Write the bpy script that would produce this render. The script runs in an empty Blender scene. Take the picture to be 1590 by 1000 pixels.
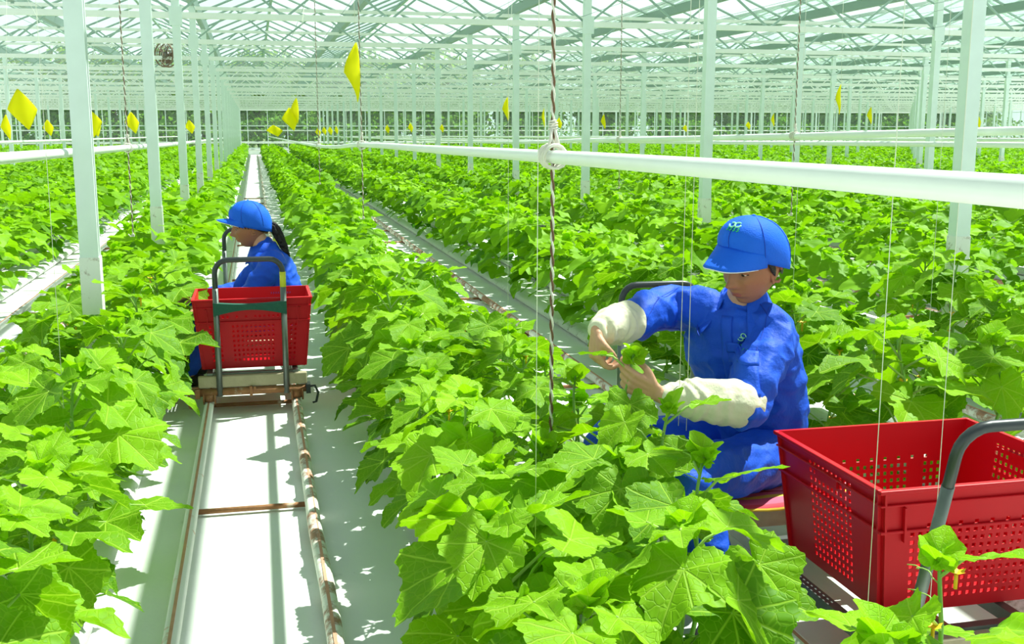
import bpy, bmesh, math, random
import numpy as np
from mathutils import Vector, Matrix, Quaternion, noise
from mathutils.bvhtree import BVHTree

S = bpy.context.scene
COL = S.collection
R_ = math.radians
rnd = random.Random(7)

# ------------------------------------------------------------------ camera
CAMP = Vector((0, 0, 1.5))
cd = bpy.data.cameras.new('camera')
cam = bpy.data.objects.new('camera', cd)
COL.objects.link(cam)
S.camera = cam
cd.sensor_width = 36
cd.lens = 36 * 1700 / 1590
cd.clip_start = .05
cd.clip_end = 400
cam.location = CAMP
cam.rotation_euler = (R_(90 - 9.877), 0, R_(-13.083))
FPX = 1700.


def proj(x, y, z):
    c = CAMROT.T @ np.array([x, y, z - 1.5])
    d = -c[2]
    if d < .05:
        return (-9999, -9999, d)
    return (795 + FPX * c[0] / d, 500 - FPX * c[1] / d, d)


CAMROT = np.array(cam.rotation_euler.to_matrix())

# ------------------------------------------------------------------ sky and sun
w = bpy.data.worlds.new('sky')
S.world = w
w.use_nodes = True
nt = w.node_tree
bg = nt.nodes['Background']
tc = nt.nodes.new('ShaderNodeTexCoord')
sp = nt.nodes.new('ShaderNodeSeparateXYZ')
rp = nt.nodes.new('ShaderNodeValToRGB')
nt.links.new(tc.outputs['Generated'], sp.inputs[0])
nt.links.new(sp.outputs['Z'], rp.inputs[0])
nt.links.new(rp.outputs[0], bg.inputs[0])
rp.color_ramp.elements[0].position = 0.0
rp.color_ramp.elements[0].color = (.80, .92, .90, 1)
rp.color_ramp.elements[1].position = .5
rp.color_ramp.elements[1].color = (.07, .11, .16, 1)
k_ = rp.color_ramp.elements.new(.22); k_.color = (.74, .95, .86, 1)
bg.inputs[1].default_value = 1.1
sl = bpy.data.lights.new('sun', 'SUN')
sl.energy = 9.0
sl.angle = R_(.6)
sl.color = (1, .965, .90)
sun = bpy.data.objects.new('sun', sl)
COL.objects.link(sun)
SUNV = Vector((.585, .22, 1.0)).normalized()
sun.rotation_euler = SUNV.to_track_quat('Z', 'Y').to_euler()
sun.location = (8, 6, 12)
S.view_settings.view_transform = 'Standard'
S.view_settings.look = 'None'
S.view_settings.exposure = .25
S.view_settings.gamma = 1
S.view_settings.use_curve_mapping = False
S.cycles.max_bounces = 7
S.cycles.transparent_max_bounces = 12


# ------------------------------------------------------------------ materials
def mat(name, col, rough=.6, metal=0., spec=.4, var=0., vscale=12., bump=0., bscale=60., dirt=None, dscale=4., dthr=.55, coat=0.):
    m = bpy.data.materials.new(name)
    m.use_nodes = True
    n = m.node_tree
    b = n.nodes['Principled BSDF']
    b.inputs['Base Color'].default_value = (*col, 1)
    b.inputs['Roughness'].default_value = rough
    b.inputs['Metallic'].default_value = metal
    b.inputs['Specular IOR Level'].default_value = spec
    if coat:
        b.inputs['Coat Weight'].default_value = coat
    t = n.nodes.new('ShaderNodeTexCoord')
    last = None
    if var:
        no = n.nodes.new('ShaderNodeTexNoise')
        no.inputs['Scale'].default_value = vscale
        no.inputs['Detail'].default_value = 5
        n.links.new(t.outputs['Object'], no.inputs['Vector'])
        mx = n.nodes.new('ShaderNodeMix')
        mx.data_type = 'RGBA'
        mx.inputs[6].default_value = (*[max(0, c * (1 - var)) for c in col], 1)
        mx.inputs[7].default_value = (*[min(1, c * (1 + var)) for c in col], 1)
        n.links.new(no.outputs['Fac'], mx.inputs[0])
        last = mx.outputs[2]
    if dirt:
        no = n.nodes.new('ShaderNodeTexNoise')
        no.inputs['Scale'].default_value = dscale
        no.inputs['Detail'].default_value = 8
        no.inputs['Roughness'].default_value = .7
        n.links.new(t.outputs['Object'], no.inputs['Vector'])
        cr = n.nodes.new('ShaderNodeValToRGB')
        cr.color_ramp.elements[0].position = dthr - .04
        cr.color_ramp.elements[1].position = dthr + .06
        n.links.new(no.outputs['Fac'], cr.inputs[0])
        mx = n.nodes.new('ShaderNodeMix')
        mx.data_type = 'RGBA'
        mx.inputs[6].default_value = (*col, 1)
        mx.inputs[7].default_value = (*dirt, 1)
        n.links.new(cr.outputs[0], mx.inputs[0])
        if last:
            n.links.new(last, mx.inputs[6])
        last = mx.outputs[2]
    if last:
        n.links.new(last, b.inputs['Base Color'])
    if bump:
        no = n.nodes.new('ShaderNodeTexNoise')
        no.inputs['Scale'].default_value = bscale
        no.inputs['Detail'].default_value = 6
        n.links.new(t.outputs['Object'], no.inputs['Vector'])
        bp = n.nodes.new('ShaderNodeBump')
        bp.inputs['Strength'].default_value = bump
        bp.inputs['Distance'].default_value = .01
        n.links.new(no.outputs['Fac'], bp.inputs['Height'])
        n.links.new(bp.outputs[0], b.inputs['Normal'])
    return m


def leaf_mat(name, light, dark, vein, trans=.42, veins=True):
    m = bpy.data.materials.new(name)
    m.use_nodes = True
    n = m.node_tree
    L = n.links
    N = n.nodes.new
    b = n.nodes['Principled BSDF']
    out = n.nodes['Material Output']
    at = N('ShaderNodeAttribute')
    at.attribute_name = 'tone'
    oi = N('ShaderNodeObjectInfo')
    ad = N('ShaderNodeMath')
    ad.operation = 'MULTIPLY_ADD'
    L.new(oi.outputs['Random'], ad.inputs[0])
    ad.inputs[1].default_value = .25
    L.new(at.outputs['Fac'], ad.inputs[2])
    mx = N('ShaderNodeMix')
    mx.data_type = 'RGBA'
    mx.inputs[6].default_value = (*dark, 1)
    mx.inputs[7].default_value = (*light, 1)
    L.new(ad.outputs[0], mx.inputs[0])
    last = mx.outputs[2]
    if veins:
        uv = N('ShaderNodeUVMap')
        sx = N('ShaderNodeSeparateXYZ')
        L.new(uv.outputs[0], sx.inputs[0])
        ln = N('ShaderNodeVectorMath')
        ln.operation = 'LENGTH'
        L.new(uv.outputs[0], ln.inputs[0])
        acc = None
        for a in (0, 32, -32, 68, -68, 118, -118):
            ca, sa = math.cos(R_(a)), math.sin(R_(a))
            m1 = N('ShaderNodeMath'); m1.operation = 'MULTIPLY'; m1.inputs[1].default_value = sa
            L.new(sx.outputs[0], m1.inputs[0])
            m2 = N('ShaderNodeMath'); m2.operation = 'MULTIPLY_ADD'; m2.inputs[1].default_value = -ca
            L.new(sx.outputs[1], m2.inputs[0]); L.new(m1.outputs[0], m2.inputs[2])
            m3 = N('ShaderNodeMath'); m3.operation = 'ABSOLUTE'
            L.new(m2.outputs[0], m3.inputs[0])
            # only on the forward side
            d1 = N('ShaderNodeMath'); d1.operation = 'MULTIPLY'; d1.inputs[1].default_value = ca
            L.new(sx.outputs[0], d1.inputs[0])
            d2 = N('ShaderNodeMath'); d2.operation = 'MULTIPLY_ADD'; d2.inputs[1].default_value = sa
            L.new(sx.outputs[1], d2.inputs[0]); L.new(d1.outputs[0], d2.inputs[2])
            d3 = N('ShaderNodeMath'); d3.operation = 'LESS_THAN'; d3.inputs[1].default_value = 0.
            L.new(d2.outputs[0], d3.inputs[0])
            m4 = N('ShaderNodeMath'); m4.operation = 'ADD'
            L.new(m3.outputs[0], m4.inputs[0]); L.new(d3.outputs[0], m4.inputs[1])
            if acc is None:
                acc = m4.outputs[0]
            else:
                mn = N('ShaderNodeMath'); mn.operation = 'MINIMUM'
                L.new(acc, mn.inputs[0]); L.new(m4.outputs[0], mn.inputs[1])
                acc = mn.outputs[0]
        mr = N('ShaderNodeMapRange')
        mr.inputs[1].default_value = .006
        mr.inputs[2].default_value = .022
        mr.inputs[3].default_value = .75
        mr.inputs[4].default_value = 0.
        L.new(acc, mr.inputs[0])
        # side veins as fine net
        vo = N('ShaderNodeTexVoronoi')
        vo.feature = 'DISTANCE_TO_EDGE'
        vo.inputs['Scale'].default_value = 7.5
        L.new(uv.outputs[0], vo.inputs['Vector'])
        mr2 = N('ShaderNodeMapRange')
        mr2.inputs[1].default_value = .0
        mr2.inputs[2].default_value = .09
        mr2.inputs[3].default_value = .26
        mr2.inputs[4].default_value = 0.
        L.new(vo.outputs['Distance'], mr2.inputs[0])
        mm = N('ShaderNodeMath'); mm.operation = 'MAXIMUM'
        L.new(mr.outputs[0], mm.inputs[0]); L.new(mr2.outputs[0], mm.inputs[1])
        mv = N('ShaderNodeMix')
        mv.data_type = 'RGBA'
        L.new(mm.outputs[0], mv.inputs[0])
        L.new(last, mv.inputs[6])
        mv.inputs[7].default_value = (*vein, 1)
        last = mv.outputs[2]
        bp = N('ShaderNodeBump')
        bp.inputs['Strength'].default_value = .5
        bp.inputs['Distance'].default_value = .008
        bp.invert = True
        L.new(mm.outputs[0], bp.inputs['Height'])
        L.new(bp.outputs[0], b.inputs['Normal'])
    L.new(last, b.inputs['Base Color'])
    b.inputs['Roughness'].default_value = .55
    b.inputs['Specular IOR Level'].default_value = .25
    tr = N('ShaderNodeBsdfTranslucent')
    g = N('ShaderNodeMix')
    g.data_type = 'RGBA'
    g.blend_type = 'MULTIPLY'
    g.inputs[0].default_value = 1
    L.new(last, g.inputs[6])
    g.inputs[7].default_value = (1.0, 1.0, .35, 1)
    L.new(g.outputs[2], tr.inputs[0])
    ms = N('ShaderNodeMixShader')
    ms.inputs[0].default_value = trans
    L.new(b.outputs[0], ms.inputs[1])
    L.new(tr.outputs[0], ms.inputs[2])
    L.new(ms.outputs[0], out.inputs[0])
    return m


def glass_mat(name, tint, white, fac):
    m = bpy.data.materials.new(name)
    m.use_nodes = True
    n = m.node_tree
    N = n.nodes.new
    out = n.nodes['Material Output']
    n.nodes.remove(n.nodes['Principled BSDF'])
    t = N('ShaderNodeBsdfTransparent'); t.inputs[0].default_value = (*tint, 1)
    g = N('ShaderNodeBsdfGlossy'); g.inputs[0].default_value = (1, 1, 1, 1); g.inputs[1].default_value = .05
    d = N('ShaderNodeBsdfTranslucent'); d.inputs[0].default_value = (*white, 1)
    m1 = N('ShaderNodeMixShader'); m1.inputs[0].default_value = .05
    n.links.new(t.outputs[0], m1.inputs[1]); n.links.new(g.outputs[0], m1.inputs[2])
    tc = N('ShaderNodeTexCoord')
    no = N('ShaderNodeTexNoise'); no.inputs['Scale'].default_value = 1.3; no.inputs['Detail'].default_value = 7
    n.links.new(tc.outputs['Object'], no.inputs['Vector'])
    mr = N('ShaderNodeMapRange')
    mr.inputs[1].default_value = .3; mr.inputs[2].default_value = .7
    mr.inputs[3].default_value = fac * .6; mr.inputs[4].default_value = fac * 1.4
    n.links.new(no.outputs['Fac'], mr.inputs[0])
    m2 = N('ShaderNodeMixShader')
    n.links.new(mr.outputs[0], m2.inputs[0])
    n.links.new(m1.outputs[0], m2.inputs[1]); n.links.new(d.outputs[0], m2.inputs[2])
    n.links.new(m2.outputs[0], out.inputs[0])
    return m


M = {}
M['film'] = mat('white_ground_film', (.80, .81, .77), .55, spec=.3, var=.06, vscale=3, bump=.35, bscale=9, dirt=(.52, .54, .50), dscale=2.2, dthr=.66)
M['earth'] = mat('outside_ground', (.16, .2, .08), .9, var=.3)
M['steel'] = mat('galvanised_steel', (.72, .82, .78), .45, .1, var=.08, vscale=8)
M['whitepaint'] = mat('white_enamel', (.86, .88, .84), .35, var=.03)
M['colbase'] = mat('scuffed_white_wrap', (.85, .84, .82), .6, dirt=(.42, .33, .30), dscale=14, dthr=.58, bump=.3, bscale=20)
M['gutter'] = mat('grey_gutter', (.27, .36, .35), .55, .2)
M['bars'] = mat('dull_glazing_bar', (.32, .44, .39), .6, .1)
M['rail'] = mat('rust_streaked_white_rail', (.82, .80, .74), .5, dirt=(.40, .20, .13), dscale=7, dthr=.50, bump=.2)
M['raillite'] = mat('white_rail', (.84, .83, .79), .5, dirt=(.62, .34, .24), dscale=7, dthr=.64)
M['rust'] = mat('rusted_steel', (.33, .15, .07), .8, .2, var=.4, vscale=30, bump=.4, dirt=(.55, .42, .32), dscale=11, dthr=.62)
M['rustline'] = mat('rust_stripe', (.62, .30, .20), .7, var=.25, vscale=20)
M['wood'] = mat('weathered_wood', (.42, .35, .24), .85, var=.25, vscale=14, bump=.5, bscale=40)
M['blackrub'] = mat('black_rubber', (.035, .04, .045), .35, spec=.5, var=.2)
M['greytube'] = mat('grey_tube', (.17, .19, .18), .4, .6, var=.25, vscale=20)
M['red'] = mat('red_plastic', (.58, .004, .012), .42, spec=.25, var=.08, vscale=5)
M['green_cloth'] = mat('dark_green_cloth', (.02, .10, .07), .85, bump=.4)
M['yellow_tape'] = mat('yellow_tape', (.62, .60, .04), .5)

M['blue'] = mat('cobalt_workwear', (.008, .085, .66), .62, spec=.3, var=.14, vscale=9, bump=.25, bscale=90)
M['bluecap'] = mat('cobalt_cap_twill', (.012, .13, .78), .7, spec=.2, var=.08, vscale=14, bump=.2, bscale=200)
M['seam'] = mat('dark_blue_seam', (.008, .05, .45), .8)
M['brimunder'] = mat('brim_edge_white', (.80, .82, .80), .6)
M['skin'] = mat('sun_tanned_skin', (.36, .155, .08), .5, spec=.35, var=.10, vscale=11, bump=.1, bscale=120)
M['skinhand'] = mat('hand_skin', (.62, .33, .21), .5, spec=.35, var=.10, vscale=20, bump=.15, bscale=90)
M['lip'] = mat('lips', (.36, .10, .08), .45)
M['hair'] = mat('black_hair', (.012, .009, .008), .5, var=.3, vscale=60, bump=.6, bscale=180)
M['eyewhite'] = mat('eye_white', (.75, .72, .68), .3)
M['iris'] = mat('dark_iris', (.02, .012, .008), .2)
M['shoe'] = mat('black_shoe', (.02, .02, .022), .6)
M['sleeve'] = mat('cream_sleeve_cover', (.72, .68, .50), .75, var=.10, vscale=12, bump=.3, bscale=70)
M['stem'] = mat('green_stem', (.22, .42, .07), .6, var=.2)
M['petiole'] = mat('pale_petiole', (.36, .55, .12), .6, var=.15)
M['flower'] = mat('yellow_petal', (.95, .55, .02), .6)
M['twine'] = mat('pale_twine', (.72, .74, .62), .8)
M['rope_l'] = mat('pale_rope_strand', (.74, .70, .62), .85, bump=.4)
M['rope_d'] = mat('brown_rope_strand', (.17, .09, .05), .85, bump=.4)
M['logo'] = mat('green_embroidery', (.03, .50, .22), .7)
M['logow'] = mat('pale_embroidery', (.35, .80, .55), .7)
M['bark'] = mat('tree_bark', (.10, .075, .05), .9, var=.3, bump=.6)
M['wallw'] = mat('white_plinth', (.80, .82, .78), .6, var=.05)
M['fan'] = mat('brown_fan_guard', (.20, .13, .09), .5, .3)
M['inkblue'] = mat('blue_ink', (.15, .15, .65), .6)
M['slab'] = mat('white_slab_bag', (.80, .80, .78), .5, bump=.5, bscale=14, dirt=(.35, .30, .25), dscale=5, dthr=.62)
M['roof'] = glass_mat('whitewashed_glass', (.83, .96, .90), (.78, .95, .86), .11)
M['pane'] = glass_mat('wall_glass', (.72, .90, .78), (.6, .8, .68), .10)
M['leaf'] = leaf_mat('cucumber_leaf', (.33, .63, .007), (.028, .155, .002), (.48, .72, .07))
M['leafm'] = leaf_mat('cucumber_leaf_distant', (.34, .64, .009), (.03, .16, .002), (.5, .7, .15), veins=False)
M['yellow'] = leaf_mat('yellow_sticky_card', (.95, .90, .02), (.95, .90, .02), (.9, .9, 0), .7, False)
M['treeleaf'] = leaf_mat('tree_foliage', (.24, .44, .06), (.05, .17, .025), (.2, .4, .1), veins=False)


def mat_stripes():
    m = bpy.data.materials.new('striped_mat')
    m.use_nodes = True
    n = m.node_tree
    b = n.nodes['Principled BSDF']
    b.inputs['Roughness'].default_value = .8
    t = n.nodes.new('ShaderNodeTexCoord')
    sx = n.nodes.new('ShaderNodeSeparateXYZ')
    n.links.new(t.outputs['Object'], sx.inputs[0])
    ml = n.nodes.new('ShaderNodeMath'); ml.operation = 'MULTIPLY'; ml.inputs[1].default_value = 5.2
    n.links.new(sx.outputs[1], ml.inputs[0])
    fr = n.nodes.new('ShaderNodeMath'); fr.operation = 'FRACT'
    n.links.new(ml.outputs[0], fr.inputs[0])
    cr = n.nodes.new('ShaderNodeValToRGB')
    cr.color_ramp.interpolation = 'CONSTANT'
    e = cr.color_ramp.elements
    pal = [(0, (.80, .12, .22)), (.22, (.90, .62, .05)), (.34, (.82, .16, .26)), (.48, (.55, .02, .04)), (.55, (.85, .22, .30)), (.75, (.93, .66, .06)), (.88, (.75, .06, .10))]
    e[0].position = 0; e[0].color = (*pal[0][1], 1)
    e[1].position = pal[1][0]; e[1].color = (*pal[1][1], 1)
    for p, c in pal[2:]:
        k = e.new(p); k.color = (*c, 1)
    n.links.new(fr.outputs[0], cr.inputs[0])
    n.links.new(cr.outputs[0], b.inputs['Base Color'])
    return m


M['mat'] = mat_stripes()


# ------------------------------------------------------------------ object helpers
def link_mesh(name, me, parent=None, mats=None):
    o = bpy.data.objects.new(name, me)
    COL.objects.link(o)
    if parent:
        o.parent = parent
    if mats:
        for m in (mats if isinstance(mats, (list, tuple)) else [mats]):
            me.materials.append(m)
    return o


def tag(o, label=None, cat=None, group=None, kind=None):
    if label: o['label'] = label
    if cat: o['category'] = cat
    if group: o['group'] = group
    if kind: o['kind'] = kind
    return o


def empty(name, loc=(0, 0, 0), rz=0):
    o = bpy.data.objects.new(name, None)
    o.empty_display_size = .1
    COL.objects.link(o)
    o.location = loc
    o.rotation_euler = (0, 0, rz)
    return o


def copy_tree(o, loc, rz=0, scale=None, label=None, group=None):
    c = o.copy(); COL.objects.link(c)
    c.location = loc; c.rotation_euler = (0, 0, rz)
    if scale: c.scale = (scale, scale, scale)
    if label: c['label'] = label
    if group: c['group'] = group
    for ch in list(o.children):
        d = ch.copy(); COL.objects.link(d); d.parent = c
        for g in ch.children:
            e = g.copy(); COL.objects.link(e); e.parent = d
    return c


class MB:
    def __init__(s):
        s.v = []; s.f = []; s.m = []; s.sm = []; s.uv = []; s.tone = []

    def add(s, vs, fs, mi=0, smooth=False, uv=None, tone=None):
        o = len(s.v)
        s.v.extend([tuple(v) for v in vs])
        s.uv.extend(uv if uv is not None else [(0, 0)] * len(vs))
        s.tone.extend(tone if tone is not None else [.5] * len(vs))
        for f in fs:
            s.f.append(tuple(i + o for i in f)); s.m.append(mi); s.sm.append(smooth)

    def box(s, lo, hi, mi=0, rot=None, at=None):
        x0, y0, z0 = lo; x1, y1, z1 = hi
        vs = [Vector(p) for p in ((x0, y0, z0), (x1, y0, z0), (x1, y1, z0), (x0, y1, z0), (x0, y0, z1), (x1, y0, z1), (x1, y1, z1), (x0, y1, z1))]
        if rot is not None: vs = [rot @ p for p in vs]
        if at is not None: vs = [p + Vector(at) for p in vs]
        s.add(vs, [(0, 3, 2, 1), (4, 5, 6, 7), (0, 1, 5, 4), (1, 2, 6, 5), (2, 3, 7, 6), (3, 0, 4, 7)], mi)

    def tube(s, pts, rad, seg=8, mi=0, caps=True, smooth=True, side=None, round_=False, uv=False):
        pts = [Vector(p) for p in pts]
        n = len(pts)
        if not isinstance(rad, (list, tuple)): rad = [rad] * n
        rad = [(r, r) if not isinstance(r, (list, tuple)) else r for r in rad]
        if round_:
            d0 = (pts[0] - pts[1]).normalized(); d1 = (pts[-1] - pts[-2]).normalized()
            a, b = max(rad[0]), max(rad[-1])
            pre = [pts[0] + d0 * a * math.sin(t) for t in (1.45, 1.1, .6)]
            prr = [(rad[0][0] * math.cos(t), rad[0][1] * math.cos(t)) for t in (1.45, 1.1, .6)]
            post = [pts[-1] + d1 * b * math.sin(t) for t in (.6, 1.1, 1.45)]
            por = [(rad[-1][0] * math.cos(t), rad[-1][1] * math.cos(t)) for t in (.6, 1.1, 1.45)]
            pts = pre + pts + post; rad = prr + rad + por; n = len(pts)
        vs = []; prev = None
        for i in range(n):
            t = (pts[min(i + 1, n - 1)] - pts[max(i - 1, 0)])
            if t.length < 1e-9: t = Vector((0, 0, 1))
            t.normalize()
            if side is not None:
                u = Vector(side) - t * Vector(side).dot(t)
                if u.length < 1e-4: u = t.orthogonal()
            elif prev is None:
                u = t.orthogonal()
            else:
                u = prev - t * prev.dot(t)
                if u.length < 1e-6: u = t.orthogonal()
            u.normalize(); prev = u
            v = t.cross(u)
            for k in range(seg):
                a = 2 * math.pi * k / seg
                vs.append(pts[i] + u * math.cos(a) * rad[i][0] + v * math.sin(a) * rad[i][1])
        fs = []
        for i in range(n - 1):
            for k in range(seg):
                k2 = (k + 1) % seg
                fs.append((i * seg + k, i * seg + k2, (i + 1) * seg + k2, (i + 1) * seg + k))
        if caps:
            fs.append(tuple(reversed(range(seg)))); fs.append(tuple((n - 1) * seg + k for k in range(seg)))
        s.add(vs, fs, mi, smooth)

    def bar(s, a, b, w_, h_=None, mi=0):
        a, b = Vector(a), Vector(b)
        h_ = h_ or w_
        t = (b - a).normalized()
        up = Vector((0, 0, 1)) if abs(t.z) < .95 else Vector((0, 1, 0))
        u = t.cross(up).normalized() * w_ / 2; v = u.cross(t).normalized() * h_ / 2
        vs = [a - u - v, a + u - v, a + u + v, a - u + v, b - u - v, b + u - v, b + u + v, b - u + v]
        s.add(vs, [(0, 3, 2, 1), (4, 5, 6, 7), (0, 1, 5, 4), (1, 2, 6, 5), (2, 3, 7, 6), (3, 0, 4, 7)], mi)

    def ell(s, c, r, seg=16, rings=10, mi=0, rot=None):
        vs = []; fs = []
        c = Vector(c)
        for i in range(rings + 1):
            th = math.pi * i / rings
            for k in range(seg):
                a = 2 * math.pi * k / seg
                p = Vector((r[0] * math.sin(th) * math.cos(a), r[1] * math.sin(th) * math.sin(a), r[2] * math.cos(th)))
                if i in (0, rings): p += Vector((math.cos(a) * 1e-4, math.sin(a) * 1e-4, 0))
                if rot is not None: p = rot @ p
                vs.append(c + p)
        for i in range(rings):
            for k in range(seg):
                k2 = (k + 1) % seg
                fs.append((i * seg + k, (i + 1) * seg + k, (i + 1) * seg + k2, i * seg + k2))
        fs.append(tuple(range(seg))); fs.append(tuple(reversed(range(rings * seg, rings * seg + seg))))
        s.add(vs, fs, mi, True)

    def mesh(s, name, uvs=False):
        me = bpy.data.meshes.new(name)
        me.from_pydata(s.v, [], s.f)
        me.polygons.foreach_set('material_index', s.m)
        me.polygons.foreach_set('use_smooth', s.sm)
        if uvs:
            ul = me.uv_layers.new(name='UVMap')
            li = np.empty(len(me.loops), dtype=np.int32)
            me.loops.foreach_get('vertex_index', li)
            ul.data.foreach_set('uv', np.array(s.uv, dtype=np.float32)[li].ravel())
            at = me.attributes.new('tone', 'FLOAT', 'POINT')
            at.data.foreach_set('value', np.array(s.tone, dtype=np.float32))
        me.update()
        return me

    def build(s, name, mats, parent=None, uvs=False):
        return link_mesh(name, s.mesh(name, uvs), parent, mats)


def apply_mods(o):
    dg = bpy.context.evaluated_depsgraph_get()
    me = bpy.data.meshes.new_from_object(o.evaluated_get(dg))
    old = o.data
    o.modifiers.clear()
    o.data = me
    bpy.data.meshes.remove(old)
    return o


# ------------------------------------------------------------------ setting
XW0, XW1, YE = -19.5, 53.5, 74.5
b = MB()
b.add([(XW0, -2, 0), (XW1, -2, 0), (XW1, YE, 0), (XW0, YE, 0)], [(0, 1, 2, 3)])
tag(b.build('floor', M['film']), kind='structure')
b = MB()
b.add([(-160, -2.2, -.05), (200, -2.2, -.05), (200, 260, -.05), (-160, 260, -.05)], [(0, 1, 2, 3)])
tag(b.build('ground_outside', M['earth']), kind='structure')

# column lattice
COLX = [-.85 + 5.1 * k for k in range(-3, 11)]
COLY = [6 + 4 * j for j in range(-1, 18)]
ZC, ZT = 2.86, 3.36      # truss chords
GX = [-.85 + 2.55 * k for k in range(-7, 21)]


def visible(x, y, z0, z1, m=60):
    a = proj(x, y, z0); c = proj(x, y, z1)
    if a[2] < .3: return False
    if max(a[0], c[0]) < -m or min(a[0], c[0]) > 1590 + m: return False
    if max(a[1], c[1]) < -m or min(a[1], c[1]) > 1000 + m: return False
    return True


# roof: gabled glass between gutters
b = MB(); g = MB()
zg, zr = 3.48, 4.02
Y0 = -1
for i in range(len(GX) - 1):
    xa, xb = GX[i], GX[i + 1]; xm = (xa + xb) / 2
    g.add([(xa, Y0, zg), (xm, Y0, zr), (xm, YE, zr), (xa, YE, zg)], [(0, 1, 2, 3)])
    g.add([(xm, Y0, zr), (xb, Y0, zg), (xb, YE, zg), (xm, YE, zr)], [(0, 1, 2, 3)])
    b.bar((xm, Y0, zr), (xm, YE, zr), .05, .07)
    y = 4.
    while y < YE:
        if visible(xm, y, 3.4, 4.1, 200):
            b.bar((xa, y, zg), (xm, y, zr), .03, .035)
            b.bar((xm, y, zr), (xb, y, zg), .03, .035)
        y += 1.33
ceil = g.build('ceiling', M['roof']); tag(ceil, kind='structure')
gb = b.build('glazing_bars', M['bars'], ceil)

ORD = ['first', 'second', 'third', 'fourth', 'fifth', 'sixth', 'seventh', 'eighth', 'ninth', 'tenth', 'eleventh', 'twelfth', 'thirteenth', 'fourteenth', 'fifteenth', 'sixteenth', 'seventeenth', 'eighteenth', 'nineteenth', 'twentieth', 'twenty-first', 'twenty-second', 'twenty-third', 'twenty-fourth', 'twenty-fifth', 'twenty-sixth', 'twenty-seventh', 'twenty-eighth', 'twenty-ninth', 'thirtieth', 'thirty-first', 'thirty-second', 'thirty-third', 'thirty-fourth', 'thirty-fifth', 'thirty-sixth', 'thirty-seventh', 'thirty-eighth']


def xside(k):
    # k = 0 is the column line just left of the left track
    if k == 0: return 'line just left of the central track'
    if k < 0: return '%s line left of the one beside the central track' % ORD[-k - 1]
    return '%s line right of the central track' % ORD[k - 1]


for i, x in enumerate(GX):
    if not visible(x, 70, 3, 4, 300) and not visible(x, 14, 3, 4, 100) and not visible(x, 30, 3, 4, 100):
        continue
    b = MB()
    b.add([(x - .075, Y0, zg + .04), (x - .045, Y0, zg - .09), (x + .045, Y0, zg - .09), (x + .075, Y0, zg + .04),
           (x - .075, YE, zg + .04), (x - .045, YE, zg - .09), (x + .045, YE, zg - .09), (x + .075, YE, zg + .04)],
          [(0, 4, 5, 1), (1, 5, 6, 2), (2, 6, 7, 3), (0, 1, 2, 3), (7, 6, 5, 4)])
    o = b.build('roof_gutter', M['gutter'])
    k = i - 7
    if k == 0: wh = 'running over the columns just left of the central track'
    elif k == 1: wh = 'broad dark diagonal above the hanging yellow card, right of the track'
    else: wh = 'running away %s of the central track, %s one on that side' % ('right' if k > 0 else 'left', ORD[abs(k) - 1])
    tag(o, 'grey roof gutter ' + wh, 'gutter', 'roof gutters')


# trusses
def truss_parts(parent, merged=False):
    L = 5.1
    top = MB(); bot = MB(); web = MB()
    top.bar((0, 0, ZT), (L, 0, ZT), .045, .05)
    bot.bar((0, 0, ZC), (L, 0, ZC), .06, .07)
    n = 8
    for i in range(n):
        x0 = L * i / n; x1 = L * (i + 1) / n
        za, zb = (ZC, ZT) if i % 2 == 0 else (ZT, ZC)
        web.bar((x0, 0, za), (x1, 0, zb), .025)
    web.bar((L / 2, 0, ZT), (L / 2, 0, zg - .08), .05)
    if merged:
        m = MB()
        for q in (top, bot, web):
            m.add(q.v, q.f)
        return m.mesh('roof_truss')
    top.build('top_chord', M['whitepaint'], parent)
    bot.build('bottom_chord', M['whitepaint'], parent)
    web.build('lattice_web', M['bars'], parent)


tp = empty('roof_truss'); truss_parts(tp)
mt = truss_parts(None, True)
used = False
for j, y in enumerate(COLY):
    for k, x in enumerate(COLX[:-1]):
        vis = visible(x, y, ZC, ZT, 30) or visible(x + 5.1, y, ZC, ZT, 30) or visible(x + 2.5, y, ZC, ZT, 30)
        if not vis: continue
        kk = k - 3
        lab = 'white lattice roof truss in the %s frame back, %s bay %s of the left columns' % (ORD[j], ORD[kk if kk >= 0 else -kk - 1], 'right' if kk >= 0 else 'left')
        if y < 31:
            if not used:
                tp.location = (x, y, 0); tag(tp, lab, 'roof truss', 'white lattice roof trusses'); used = True
            else:
                copy_tree(tp, (x, y, 0), label=lab)
        else:
            o = link_mesh('roof_truss', mt)
            if not mt.materials: mt.materials.append(M['whitepaint'])
            o.location = (x, y, 0)
            tag(o, lab, 'roof truss', 'white lattice roof trusses')


# columns
def column_mesh(h0, h1, w_=.092):
    m = MB()
    t = .012; hw = w_ / 2
    # lipped channel: open towards the right row
    m.box((-hw, -hw, h0), (hw, -hw + t, h1))
    m.box((-hw, hw - t, h0), (hw, hw, h1))
    m.box((-hw, -hw + t, h0), (-hw + t, hw - t, h1))
    m.box((hw - t, -hw + t, h0), (hw, -hw + .03, h1))
    m.box((hw - t, hw - .03, h0), (hw, hw - t, h1))
    return m


def make_column(parent):
    column_mesh(.86, ZT + .06).build('post', M['steel'], parent)
    m = MB(); m.box((-.05, -.05, .02), (.05, .05, .86)); m.build('base_wrap', M['colbase'], parent)
    m = MB(); m.box((-.10, -.10, 0), (.10, .10, .02)); m.build('base_plate', M['rust'], parent)
    m = MB(); m.box((-.075, -.062, ZC - .12), (.075, -.046, ZC + .1)); m.build('truss_bracket', M['steel'], parent)


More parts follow.
